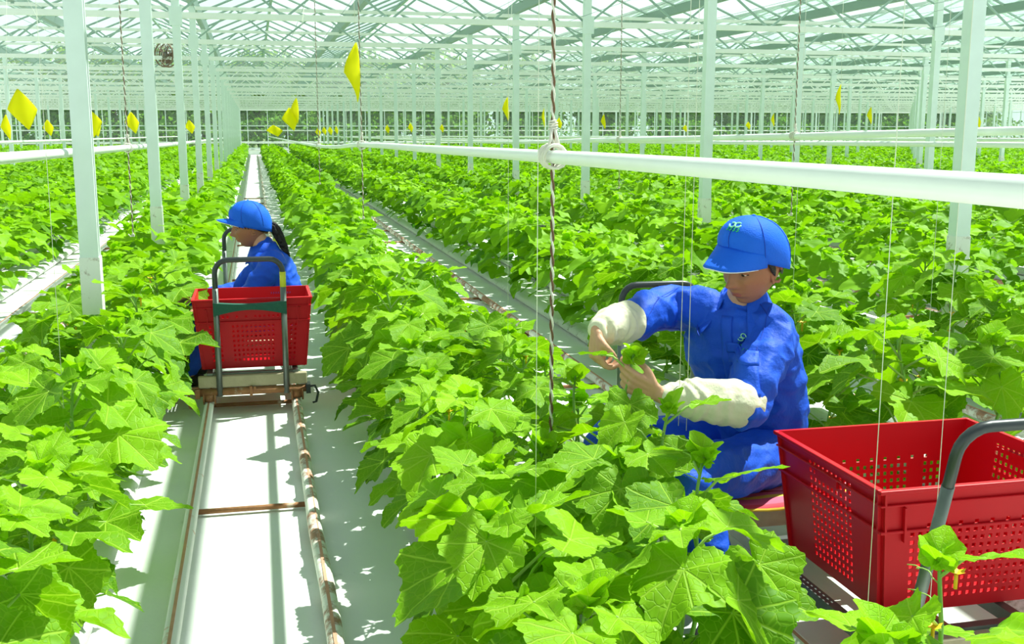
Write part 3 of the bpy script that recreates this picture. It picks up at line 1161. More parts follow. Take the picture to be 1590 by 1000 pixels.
# everything farther off: one uncounted mass
LV, LF, LT = [], [], []
tpl = {}
for dt, n_, nl in ((1, 7, 13), (0, 7, 11)):
    arr = []
    for s_ in range(n_):
        fo = MB(); plant_geo(random.Random(500 + s_ + dt * 50), .60, nl, dt, fo, None, None, smax=.145 if dt else .165)
        # triangulate
        tri = []
        for f in fo.f:
            for i in range(1, len(f) - 1): tri.append((f[0], f[i], f[i + 1]))
        arr.append((np.array(fo.v, dtype=np.float32), np.array(tri, dtype=np.int32), np.array(fo.tone, dtype=np.float32)))
    tpl[dt] = arr
off = 0
mr = np.random.RandomState(3)
for d, x, y, hs in mass:
    v, f, t = tpl[1 if d < 32 else 0][mr.randint(7)]
    a = mr.uniform(0, 6.28); c, s_ = math.cos(a), math.sin(a)
    q = v.copy() * hs
    qq = np.stack([q[:, 0] * c - q[:, 1] * s_ + x, q[:, 0] * s_ + q[:, 1] * c + y, q[:, 2] + .07], 1)
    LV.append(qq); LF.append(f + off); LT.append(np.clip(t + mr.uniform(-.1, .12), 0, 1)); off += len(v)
V = np.concatenate(LV); F = np.concatenate(LF); T = np.concatenate(LT)
me = bpy.data.meshes.new('cucumber_crop')
me.vertices.add(len(V)); me.vertices.foreach_set('co', V.ravel())
me.loops.add(len(F) * 3); me.loops.foreach_set('vertex_index', F.ravel().astype(np.int32))
me.polygons.add(len(F)); me.polygons.foreach_set('loop_start', np.arange(0, len(F) * 3, 3, dtype=np.int32))
me.polygons.foreach_set('use_smooth', np.ones(len(F), dtype=bool))
me.update(calc_edges=True)
at_ = me.attributes.new('tone', 'FLOAT', 'POINT'); at_.data.foreach_set('value', T)
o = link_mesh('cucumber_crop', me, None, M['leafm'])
tag(o, 'green cucumber crop filling the distant rows up to the far wall', 'plants', kind='stuff')
print('plants', np_, 'mass', len(mass), 'tris', len(F))

# hand-placed foreground plants of the middle row and the strays before the crate
FG = [  # x, y, height, leaves, max leaf, lean, spread, label
    (.62, 2.78, .56, 13, .135, (-.03, 0), 1.0, 'with overlapping leaves over the track edge, left foreground of the middle row'),
    (.55, 2.30, .60, 14, .15, (-.05, .02), 1.05, 'whose broad leaves hang over the white floor at the bottom centre'),
    (.60, 1.92, .52, 12, .15, (0, .05), 1.0, 'at the bottom edge of the picture, left of centre in the middle row'),
    (.86, 2.05, .62, 13, .15, (.0, .04), 1.0, 'at the bottom edge of the picture, right of centre in the middle row'),
    (.88, 2.62, .60, 12, .15, (.02, 0), 1.0, 'directly below the end of the twisted rope'),
    (1.00, 2.38, .66, 9, .135, (.06, .05), 1.0, 'tall one in front of the man\'s near knee'),
    (1.04, 2.70, .70, 7, .11, (.04, .05), 1.1, 'tall one whose leaves hide the man\'s lap'),
    (.955, 3.02, .79, 8, .11, (.125, .04), 1.1, 'slender one leaning to the man\'s hands'),
    (.98, 2.92, .60, 9, .13, (.02, 0), 1.0, 'bushy one before the man\'s shins'),
      (.80, 3.05, .52, 9, .135, (.0, 0), 1.0, 'short one just behind the rope end'),
      (1.08, 3.62, .60, 7, .115, (.0, .0), 1.0, 'sparse one left of the man\'s hands'),
    (1.28, 1.80, .62, 5, .12, (.03, .03), .9, 'thin single stem standing before the red crate'),
    (1.10, 1.72, .50, 7, .19, (.03, .0), 1.0, 'low one at the bottom edge left of the stem before the crate'),
    (1.40, 1.57, .50, 5, .17, (.03, .0), 1.0, 'low one reaching across the lower right corner')]
for i, (x, y, h, nl, sm_, ln_, spd, lab) in enumerate(FG):
    r_ = random.Random(900 + i * 7)
    sm_ *= 1.14
    nl += 4 if i < 5 else 0
    e = empty('cucumber_plant', (x, y, .06), 0)
    fo, st, fl = MB(), MB(), []
    plant_geo(r_, h, nl, 3, fo, st, fl, ln_, sm_, spread=spd)
    fo.build('foliage', M['leaf'], e, uvs=True)
    st.build('stem', [M['stem'], M['petiole']], e)
    for q in fl: q.build('flower', M['flower'], e)
    tag(e, 'cucumber plant ' + lab, 'plant', 'cucumber plants in rows')

# ------------------------------------------------------------------ crates
def crate(x, y, z, wx, wy, h, label, rz=0., cols=24, rows=14):
    """perforated tapered crate, centre of the base at x, y, z"""
    e = empty('plastic_crate', (x, y, z), rz)
    tp_ = .88
    th = .004

    def wallpanel(a, bb, nc, nr, pattern):
        # a, bb: bottom corners; top corners pushed out by the taper
        m = MB()
        A0, B0 = Vector((a[0] * tp_, a[1] * tp_, 0)), Vector((bb[0] * tp_, bb[1] * tp_, 0))
        A1, B1 = Vector((a[0], a[1], h)), Vector((bb[0], bb[1], h))
        us = [0.]
        n2 = nc * 2 + 1
        us = np.linspace(0.0, 1, n2 + 1); vs_ = np.linspace(0, 1, nr * 2 + 2)
        P = {}
        vv = []
        for j, tv in enumerate(vs_):
            for i, tu in enumerate(us):
                P[i, j] = len(vv)
                vv.append((A0.lerp(B0, tu)).lerp(A1.lerp(B1, tu), tv))
        ff = []
        for j in range(len(vs_) - 1):
            for i in range(len(us) - 1):
                if i % 2 == 1 and j % 2 == 1 and pattern(us[i], vs_[j]):
                    continue
                ff.append((P[i, j], P[i + 1, j], P[i + 1, j + 1], P[i, j + 1]))
        m.add(vv, ff)
        return m

    hx, hy = wx / 2, wy / 2

    def pat_long(u, v):
        return .10 < u < .90 and .06 < v < .62 and not (.22 < u < .29 or .71 < u < .78) or (.30 < u < .70 and .62 <= v < .86 and False) or (.16 < u < .84 and .66 < v < .74 and int(u * 40) % 3 != 0)

    def pat_short(u, v):
        return (.30 < u < .72 and .08 < v < .88)
    for nm, a, bb, nc, pt in (('near_side', (-hx, -hy), (hx, -hy), cols, pat_long), ('far_side', (hx, hy), (-hx, hy), cols, pat_long),
                              ('right_end', (hx, -hy), (hx, hy), int(cols * wy / wx), pat_short), ('left_end', (-hx, hy), (-hx, -hy), int(cols * wy / wx), pat_short)):
        o = wallpanel(a, bb, nc, rows, pt).build('side_panel', M['red'], e)
        md = o.modifiers.new('s', 'SOLIDIFY'); md.thickness = th; md.offset = -1
    bt = MB(); bt.box((-hx * tp_, -hy * tp_, 0), (hx * tp_, hy * tp_, .006)); bt.build('bottom', M['red'], e)
    # top rim and lower flange, rounded
    def ring(zz, grow, w_, hh, nm, k=1.):
        s_ = tp_ + (1 - tp_) * zz / h
        X, Y = hx * s_, hy * s_
        m = MB()
        m.box((-X - grow, -Y - grow, zz - hh), (X + grow, -Y + w_, zz)); m.box((-X - grow, Y - w_, zz - hh), (X + grow, Y + grow, zz))
        m.box((-X - grow, -Y + w_, zz - hh), (-X + w_, Y - w_, zz)); m.box((X - w_, -Y + w_, zz - hh), (X + grow, Y - w_, zz))
        o = m.build(nm, M['red'], e)
        bv = o.modifiers.new('b', 'BEVEL'); bv.width = .0025; bv.segments = 2
    ring(h, .013, .003, .011, 'top_rim')
    ring(h * .885, .010, -.001, .006, 'upper_flange')
    ring(h * .68, .010, -.001, .009, 'lower_flange')
    rbl = []
    # vertical stiffening ribs between the flanges and down the corners
    for sx in (-1, 1):
        for sy in (-1, 1):
            for fr in (.985, .80):
                p0 = Vector((sx * hx * fr * tp_, sy * (hy * tp_ + .004), .0)); p1 = Vector((sx * hx * fr, sy * (hy + .004), h * (1 if fr > .9 else .86)))
                if fr < .9: p0 = p0.lerp(p1, .68)
                rb = MB(); rb.bar(p0, p1, .006, .012); rb.build('rib', M['red'], e)
            p0 = Vector((sx * (hx * tp_ + .004), sy * hy * .97 * tp_, 0)); p1 = Vector((sx * (hx + .004), sy * hy * .97, h))
            rb = MB(); rb.bar(p0, p1, .012, .006); rb.build('rib', M['red'], e)
    # hand-hold recesses at the right end and left end
    for sx in (-1, 1):
        hd = MB()
        hd.box((sx * hx - (.012 if sx > 0 else -.001), -.06, h * .80), (sx * hx + (.0 if sx > 0 else .012), .06, h * .86))
        hd.box((sx * hx - (.018 if sx > 0 else -.001), -.066, h * .86), (sx * hx + (.0 if sx > 0 else .018), .066, h * .89))
        hd.build('hand_hold', M['red'], e)
    tag(e, label, 'crate', 'red harvest crates')
    return e


# ------------------------------------------------------------------ carts
def cart(x, y0, y1, label, strap, lean0=0.):
    e = empty('harvest_cart', (x, y0, 0))
    tag(e, label, 'cart')
    L = y1 - y0
    zd = .225
    f = MB()
    for sx in (-1, 1):
        f.bar((sx * .225, 0, zd - .018), (sx * .225, L, zd - .018), .03, .036)
    for yy in (.03, L * .33, L * .62, L - .03):
        f.bar((-.225, yy, zd - .018), (.225, yy, zd - .018), .03, .03)
    f.build('deck_frame', M['greytube'], e)
    for yy in (.0, L):
        wd = MB(); wd.box((-.285, yy - .018, .150), (.285, yy + .018, .212))
        o = wd.build('end_beam', M['wood'], e); bv = o.modifiers.new('b', 'BEVEL'); bv.width = .004
    for yy in (.0, L):
        ax = MB(); ax.tube([(-.285, yy - .01, .125), (.285, yy - .01, .125)], .021, 10)
        ao = ax.build('axle', M['rust'], e)
        cl = MB(); cl.box((-.02, yy - .038, .10), (-.005, yy + .01, .152)); cl.box((.0, yy - .036, .118), (.014, yy - .028, .15)); cl.build('clamp', M['rust'], ao)
    for yy in (.0, L):
        for sx in (-1, 1):
            wh = MB()
            wh.tube([(sx * .206, yy, .098), (sx * .256, yy, .098)], .028, 14)
            wh.tube([(sx * .198, yy, .098), (sx * .206, yy, .098)], .04, 14)
            wh.tube([(sx * .256, yy, .098), (sx * .264, yy, .098)], .04, 14)
            wh.build('rail_wheel', M['rust'], e)
            br = MB()
            br.box((sx * .29 - .012, yy - .045, .10), (sx * .29 + .012, yy + .03, .150))
            br.tube([(sx * .29, yy - .03, .135), (sx * .325, yy - .035, .14), (sx * .342, yy - .035, .10), (sx * .33, yy - .035, .05), (sx * .312, yy - .03, .045)], .007, 6)
            if sx < 0: br.tube([(sx * .285, yy - .03, .155), (sx * .35, yy - .03, .155)], .006, 6)
            br.build('guide_bracket', M['blackrub'] if sx > 0 else M['rust'], e)
    # push handles at both ends
    for yy0, lean in ((-.022, lean0), (L + .022, .0)):
        yy = 0.
        hw = .175; zt = .835; r0 = .07
        pts = [(-hw, yy, zt - .26), (-hw, yy, zt - r0)]
        for a in np.linspace(0, math.pi / 2, 6)[1:]:
            pts.append((-hw + r0 * (1 - math.cos(a)), yy, zt - r0 + r0 * math.sin(a)))
        for a in np.linspace(math.pi / 2, 0, 6):
            pts.append((hw - r0 * (1 - math.cos(a)), yy, zt - r0 + r0 * math.sin(a)))
        pts.append((hw, yy, zt - .26))
        pts = [(p[0], yy0 + lean * (p[2] - .1), p[2]) for p in pts]
        ho = MB(); ho.tube(pts, .0145, 10); h_ = ho.build('push_handle', M['blackrub'], e)
        for sx in (-1, 1):
            lo = MB(); lo.tube([(sx * hw, yy0, .105), (sx * hw, yy0 + lean * (zt - .25), zt - .15)], .0158, 10); lo.build('handle_leg', M['greytube'], h_)
            if sx > 0 and strap:
                tpw = MB(); tpw.tube([(sx * hw, yy0, zt - .15), (sx * hw, yy0, zt - .07)], .0168, 10); tpw.build('yellow_tape_wrap', M['yellow_tape'], h_)
    if strap:
        s_ = MB()
        N_ = 14
        vs = []; fs = []
        for i in range(N_ + 1):
            t = i / N_; xx = -.19 + .38 * t
            sag = .012 * math.sin(math.pi * t)
            for q, (dy, dz) in enumerate(((-.045, .0), (-.048, -.07), (-.0, -.07), (.0, 0))):
                vs.append((xx, dy + .0, .61 + dz * (1 - .25 * math.sin(math.pi * t)) + (-sag if dz == 0 else sag)))
        for i in range(N_):
            for q in range(4):
                fs.append((i * 4 + q, i * 4 + (q + 1) % 4, (i + 1) * 4 + (q + 1) % 4, (i + 1) * 4 + q))
        fs.append((0, 1, 2, 3)); fs.append((N_ * 4 + 3, N_ * 4 + 2, N_ * 4 + 1, N_ * 4))
        s_.add(vs, fs)
        s_.build('cloth_band', M['green_cloth'], e)
    return e


C1 = (-.055, 5.93); C2 = (1.72, 2.33)
cart(C1[0], C1[1], 7.78, 'rail cart on the central track carrying the woman and a crate', True)
cart(C2[0], C2[1], 4.50, 'rail cart at the lower right carrying the man and a crate', False, -.26)
crate(C1[0] + .012, 6.20, .232, .61, .43, .385, 'red perforated plastic crate on the central cart, behind the push handle')
crate(1.865, 2.70, .232, .655, .58, .36, 'large red perforated plastic crate at the lower right beside the man', cols=26, rows=15)

ink = MB()
for i in range(9):
    xx = .06 + i * .013
    ink.bar((xx, 6.404, .575), (xx + .006, 6.404, .588), .003, .001); ink.bar((xx, 6.404, .586), (xx + .008, 6.404, .578), .003, .001)
crate1 = [o for o in bpy.data.objects if o.name.startswith('plastic_crate')][0]
io = ink.build('printed_marks', M['inkblue'])
io.parent = crate1; io.location = -crate1.location

for (cx, y0, y1, z, lab, nm) in ((C2[0], 3.12, 3.75, .305, 'pink and yellow striped woven mat under the seated man', 's'),
                                 (C1[0], 6.5, 7.1, .285, 'low wooden seat board under the seated woman', 'w')):
    e = empty('seat_board', (cx, y0, 0))
    m = MB(); m.box((-.265, 0, z - .02), (.265, y1 - y0, z)); m.build('board', M['wood'], e)
    for yy in (.04, y1 - y0 - .04):
        m = MB(); m.box((-.24, yy - .02, .225), (.24, yy + .02, z - .02)); m.build('batten', M['wood'], e)
    tag(e, 'weathered wooden seat board on the cart carrying the ' + ('man' if nm == 's' else 'woman'), 'seat')
    if nm == 's':
        m = MB()
        vs = []; fs = []
        nx, ny = 14, 14
        for j in range(ny + 1):
            for i in range(nx + 1):
                xx = -.275 + .56 * i / nx; yy = -.03 + (y1 - y0 + .06) * j / ny
                edge = max(0, -.0 - yy) * .4
                vs.append((xx, yy, z + .004 + .0025 * math.sin(i * 1.3 + j) - edge))
        for j in range(ny):
            for i in range(nx):
                a = j * (nx + 1) + i; fs.append((a, a + 1, a + nx + 2, a + nx + 1))
        m.add(vs, fs, smooth=True)
        o = m.build('woven_mat', M['mat']); o.location = (cx, y0, 0)
        md = o.modifiers.new('s', 'SOLIDIFY'); md.thickness = .006; md.offset = 1
        tag(o, lab, 'mat')


# ------------------------------------------------------------------ people
def remeshed(name, mb, mats, vox, smooth=6, parent=None, disp=None):
    o = mb.build(name, mats)
    r = o.modifiers.new('r', 'REMESH'); r.mode = 'VOXEL'; r.voxel_size = vox
    s_ = o.modifiers.new('s', 'SMOOTH'); s_.iterations = smooth; s_.factor = .5
    apply_mods(o)
    me = o.data
    if disp:
        n = len(me.vertices)
        no = np.empty(n * 3); me.vertices.foreach_get('normal', no); no = no.reshape(-1, 3)
        for i, v in enumerate(me.vertices):
            k = disp(v.co)
            if k: v.co = v.co + Vector(no[i]) * k
    me.polygons.foreach_set('use_smooth', [True] * len(me.polygons))
    me.materials.clear()
    for m in (mats if isinstance(mats, list) else [mats]): me.materials.append(m)
    me.update()
    if parent: o.parent = parent
    return o


def lerp_pts(pts, n=6):
    """densify a joint chain with radii: [(pos, rad)] through catmull"""
    P = [Vector(p) for p, r in pts]; Rr = [r if isinstance(r, tuple) else (r, r) for p, r in pts]
    op, orr = [], []
    for i in range(len(P) - 1):
        p0 = P[max(i - 1, 0)]; p1 = P[i]; p2 = P[i + 1]; p3 = P[min(i + 2, len(P) - 1)]
        for s_ in range(n):
            t = s_ / n
            op.append(.5 * ((2 * p1) + (p2 - p0) * t + (2 * p0 - 5 * p1 + 4 * p2 - p3) * t * t + (3 * p1 - p0 - 3 * p2 + p3) * t ** 3))
            t2 = t * t * (3 - 2 * t)
            orr.append((Rr[i][0] * (1 - t2) + Rr[i + 1][0] * t2, Rr[i][1] * (1 - t2) + Rr[i + 1][1] * t2))
    op.append(P[-1]); orr.append(Rr[-1])
    return op, orr


def limb(mb, pts, side=None, seg=18, n=6):
    p, r = lerp_pts(pts, n)
    mb.tube(p, r, seg, side=side, round_=True)


def head_mesh(mat_list, fwd, up, c, sc, female=False, eyes_closed=True):
    """face built as a displaced ellipsoid; fwd = where the nose points"""
    fwd = Vector(fwd).normalized(); up = Vector(up); up = (up - fwd * up.dot(fwd)).normalized(); left = up.cross(fwd)
    m = MB()
    NT, NP = 90, 64
    def g(a, b, sa, sb, aa, bb): return math.exp(-((a - aa) / sa) ** 2 - ((b - bb) / sb) ** 2)
    vs = []; fs = []
    for j in range(NP + 1):
        ph = math.pi * j / NP   # 0 top
        for i in range(NT):
            th = 2 * math.pi * i / NT - math.pi   # 0 = forward
            x = math.sin(ph) * math.cos(th); y = math.sin(ph) * math.sin(th); z = math.cos(ph)
            # skull
            X = x * .098; Y = y * .077; Z = z * .118
            fz = Z / .118
            # narrow towards the chin and push the jaw forward
            if fz < 0:
                k = -fz
                Y *= 1 - .30 * k ** 1.6
                if x > 0: X *= 1 - .02 * k
                else: X *= 1 - .38 * k
                X += .012 * k
            if fz > .0: X -= .006 * fz
            f = max(0, x)
            y_ = Y / .077
            # features along the front
            fx = 0
            if x > 0:
                fx += .026 * g(y_, fz, .17, .10, 0, -.30)          # nose tip
                fx += .016 * g(y_, fz, .12, .20, 0, -.10)          # bridge
                fx += .007 * g(abs(y_), fz, .11, .07, .16, -.33)   # nostrils
                fx -= .010 * g(abs(y_), fz, .20, .10, .36, .02)    # eye sockets
                fx += .005 * g(abs(y_), fz, .30, .06, .34, .16)    # brow
                fx += .006 * g(abs(y_), fz, .22, .16, .52, -.22)   # cheeks
                fx += .009 * g(y_, fz, .30, .045, 0, -.53)         # upper lip
                fx += .009 * g(y_, fz, .26, .045, 0, -.63)         # lower lip
                fx -= .005 * g(y_, fz, .34, .018, 0, -.58)         # mouth line
                fx -= .004 * g(y_, fz, .30, .05, 0, -.74)
                fx += .009 * g(y_, fz, .32, .12, 0, -.90)          # chin
            X += fx * (1 if x > .15 else max(0, x / .15))
            p = (fwd * X + left * Y + up * Z) * sc + Vector(c)
            vs.append(p)
    for j in range(NP):
        for i in range(NT):
            i2 = (i + 1) % NT
            fs.append((j * NT + i, (j + 1) * NT + i, (j + 1) * NT + i2, j * NT + i2))
    m.add(vs, fs, 0, True)
    # lips get their own slot
    for q in range(len(m.f)):
        j = q // NT; i = q % NT
        ph = math.pi * (j + .5) / NP; th = 2 * math.pi * (i + .5) / NT - math.pi
        z = math.cos(ph); y = math.sin(ph) * math.sin(th); x = math.sin(ph) * math.cos(th)
        if x > 0 and abs(y) < .30 * (1 - ((z + .58) / .11) ** 2 * .8) and -.67 < z < -.50: m.m[q] = 1
    def loc(X, Y, Z): return (fwd * X + left * Y + up * Z) * sc + Vector(c)
    # ears
    rot = Matrix((fwd, left, up)).transposed()
    for s_ in (-1, 1):
        m.tube([loc(-.004 + .017 * math.cos(a), s_ * (.074 + .010 * (math.cos(a) < 0)), -.012 + .030 * math.sin(a)) for a in np.linspace(-2.2, 3.0, 13)], .0048 * sc, 6, 0)
        m.ell(loc(-.002, s_ * .073, -.014), (.013 * sc, .005 * sc, .024 * sc), 12, 8, 0, rot)
        m.ell(loc(.002, s_ * .073, -.042), (.007 * sc, .005 * sc, .008 * sc), 8, 6, 0, rot)
        # eyes: ball with a heavy upper lid looking down
        m.ell(loc(.076, s_ * .029, .001), (.0125 * sc, .0145 * sc, .0105 * sc), 14, 10, 2, rot)
        m.ell(loc(.0845, s_ * .029, -.003), (.005 * sc, .0062 * sc, .0062 * sc), 10, 8, 3, rot)
        m.ell(loc(.0755, s_ * .029, .0030), (.0142 * sc, .0165 * sc, .0105 * sc), 14, 10, 0, rot)
        m.tube([loc(.0885 - .9 * abs(yy - .029) ** 1.1, s_ * yy, .0005 - abs(yy - .029) * .15) for yy in np.linspace(.014, .045, 7)], .0016 * sc, 5, 4)
        m.tube([loc(.0945 - 12 * abs(yy - .024) ** 2, s_ * yy, .022 + .12 * (yy - .012) - 5 * max(0, yy - .03) ** 2) for yy in np.linspace(.011, .047, 8)], [.0018 * sc, .0026 * sc, .003 * sc, .003 * sc, .0028 * sc, .0024 * sc, .002 * sc, .001 * sc], 6, 4)
    return m, loc, rot


def cap(parent, loc, rot, sc, big=1.0, tilt=0., pitch=.13, rise=.048, hz=.092, rch=.074):
    """six panel cap with curved peak, given in head space"""
    m = MB(); NT, NP = 48, 14
    vs = []; fs = []
    K = 1.10 * big
    def crown(th, ph):
        x = math.sin(ph) * math.cos(th); y = math.sin(ph) * math.sin(th); z = math.cos(ph)
        wr = .0016 * math.sin(th * 9 + ph * 4) * math.sin(ph * 3)
        X = x * .104 * K - .006; Y = y * .086 * K; Z = z * (hz * K) + rise + pitch * X
        if th < 1.2 and th > -1.2: Z += .010 * math.cos(th * 1.3) * math.sin(ph) ** 2 * (z > 0)
        gr = .0012 * (abs(((th / (math.pi / 3)) % 1) - .5) > .47)
        r_ = 1 + wr * 8 - gr * 6
        # back dips lower over the nape
        Z -= .040 * (1 - x) * .5 * (ph / 1.7) ** 3
        return Vector((X * r_, Y * r_, Z))
    for j in range(NP + 1):
        ph = 1.84 * j / NP
        for i in range(NT):
            th = 2 * math.pi * i / NT - math.pi
            p = crown(th, max(ph, .01)); vs.append(loc(*p))
    for j in range(NP):
        for i in range(NT):
            i2 = (i + 1) % NT
            fs.append((j * NT + i, (j + 1) * NT + i, (j + 1) * NT + i2, j * NT + i2))
    m.add(vs, fs, 0, True)
    e = empty('cap'); e.parent = parent
    o = m.build('crown', M['bluecap'], e)
    md = o.modifiers.new('s', 'SOLIDIFY'); md.thickness = .003; md.offset = 1
    b_ = MB(); b_.ell(loc(*(crown(0, .01) + Vector((0, 0, .003)))), (.007, .007, .004), 12, 6, 0, rot); b_.build('button', M['bluecap'], e)
    sm = MB()
    for s_ in range(6):
        th = s_ * math.pi / 3 - math.pi
        sm.tube([loc(*(crown(th, ph) * 1.0 + Vector((math.cos(th), math.sin(th), .6)) * .0035)) for ph in np.linspace(.08, 1.68, 12)], .0011, 4)
    sm.build('seams', M['seam'], e)
    # peak
    pk = MB(); vs = []; fs = []; A, B = 20, 8
    for j in range(B + 1):
        t = j / B
        for i in range(A + 1):
            s_ = (i / A * 2 - 1)
            th = s_ * 1.12
            base = crown(th, 1.60)
            reach = rch * (1 - abs(s_) ** 2.6) * big
            p = base + Vector((reach * t, 0, -.004 * t - .030 * t * abs(s_) ** 2 - .004 * t * t - tilt * t * reach))
            p.y *= 1 - .04 * t
            vs.append(loc(*p))
    for j in range(B):
        for i in range(A):
            a = j * (A + 1) + i; fs.append((a, a + 1, a + A + 2, a + A + 1))
    pk.add(vs, fs, 0, True)
    o = pk.build('peak', M['bluecap'], e); md = o.modifiers.new('s', 'SOLIDIFY'); md.thickness = .003
    ed = MB(); ed.tube([Vector(v) + Vector((0, 0, -.001)) for v in vs[B * (A + 1) + 1:-1]], .0021, 5); ed.build('peak_edge', M['brimunder'], o)
    # small embroidered emblem at the front: two leaf loops and a bar of letters
    em = MB()
    def on(th, ph, off=.0045): return loc(*(crown(th, ph) + Vector((math.cos(th) * .8, math.sin(th) * .8, .6)).normalized() * off))
    for c0, c1, sgn in ((.13, .80, 1), (-.10, .84, -1)):
        em.tube([on(c0 + .13 * math.cos(a) * sgn, c1 + .11 * math.sin(a)) for a in np.linspace(0, 5.4, 12)], .0028, 5)
    em.build('emblem', M['logow'], e)
    em = MB()
    for q in range(4):
        a0 = -.2 + q * .13
        em.tube([on(a0, 1.10), on(a0 + .07, 1.04), on(a0 + .02, 1.0), on(a0 + .08, .96)], .0024, 5)
    em.build('emblem_lettering', M['logo'], e)
    return e


def hand(mb, wrist, palm_dir, palm_n, thumb_side, curl, sc=1., thick=1., tcurl=.5):
    """palm + five fingers; palm_dir towards knuckles, palm_n out of the palm (fingers curl that way), thumb_side = direction of the thumb"""
    d = Vector(palm_dir).normalized(); n = Vector(palm_n); n = (n - d * n.dot(d)).normalized(); s_ = Vector(thumb_side); s_ = (s_ - d * s_.dot(d) - n * s_.dot(n)).normalized()
    w_ = Vector(wrist)
    for k, (off, sp_) in enumerate(((.027, .010), (.009, .003), (-.009, -.003), (-.026, -.010))):
        mb.tube([w_ + s_ * off * .6, w_ + d * .045 * sc + s_ * off, w_ + d * .088 * sc * (1 - .03 * k) + s_ * off * 1.1], [(.014 * thick, .013), (.0135, .013), (.011, .011)], 10, round_=True)
        L = (.044, .050, .046, .036)[k] * sc
        r0 = (.0092, .0095, .0090, .0080)[k]
        p = w_ + d * .086 * sc * (1 - .03 * k) + s_ * off * 1.15
        a = curl[k] * .75; pts = [p]; dirv = d
        for q, fr in enumerate((1, .68, .50)):
            dirv = (d * math.cos(a) + n * math.sin(a) + s_ * sp_ * 3 * math.cos(a)).normalized()
            p = p + dirv * L * fr; pts.append(p)
            a += curl[k] * (1.0, .8, .6)[q]
        mb.tube(*lerp_pts([(pts[0], r0 * 1.08), (pts[1], r0 * 1.02), (pts[2], r0 * .95), (pts[3], r0 * .78)], 3), seg=9, round_=True)
    # thumb from the side of the palm near its base
    p0 = w_ + d * .022 * sc + s_ * .024; p1 = p0 + (s_ * .62 + d * .70 + n * .35).normalized() * .040 * sc
    p2 = p1 + (s_ * (.35 - .4 * tcurl) + d * .80 + n * (.3 + .8 * tcurl)).normalized() * .032 * sc
    p3 = p2 + (s_ * (.1 - .5 * tcurl) + d * .8 + n * (.2 + 1.0 * tcurl)).normalized() * .024 * sc
    mb.tube(*lerp_pts([(p0, .0150), (p1, .0118), (p2, .0102), (p3, .0080)], 3), seg=9, round_=True)


def fold_noise(p, amp, sc=1., seed=0.):
    q = Vector((p.x * 9 * sc + seed, p.y * 9 * sc, p.z * 15 * sc))
    a = noise.noise(q); b_ = noise.noise(q * 2.1 + Vector((5, 1, 3)))
    r = (1 - abs(a) * 2.6) * .65 + b_ * .45
    return max(-.0035, amp * (r - .2))


def strip(path, nrm, w_, t_, off=0.):
    pass


def patch(surf_bvh, origin, direc, u, v, w_, h_, nx, ny, lift, shape=None):
    """a small piece of cloth laid on a surface by ray casting"""
    m = MB(); vs = []; fs = []
    for j in range(ny + 1):
        for i in range(nx + 1):
            a = (i / nx - .5) * w_; c = (j / ny - .5) * h_
            if shape: a, c = shape(a, c)
            p = Vector(origin) + Vector(u) * a + Vector(v) * c
            hit = surf_bvh.ray_cast(p - Vector(direc) * .3, Vector(direc))
            q = hit[0] if hit[0] is not None else p
            vs.append(q - Vector(direc) * lift)
    for j in range(ny):
        for i in range(nx):
            a = j * (nx + 1) + i; fs.append((a, a + 1, a + nx + 2, a + nx + 1))
    m.add(vs, fs, 0, True)
    return m


def bvh_of(o):
    me = o.data
    return BVHTree.FromPolygons([v.co.copy() for v in me.vertices], [tuple(p.vertices) for p in me.polygons])


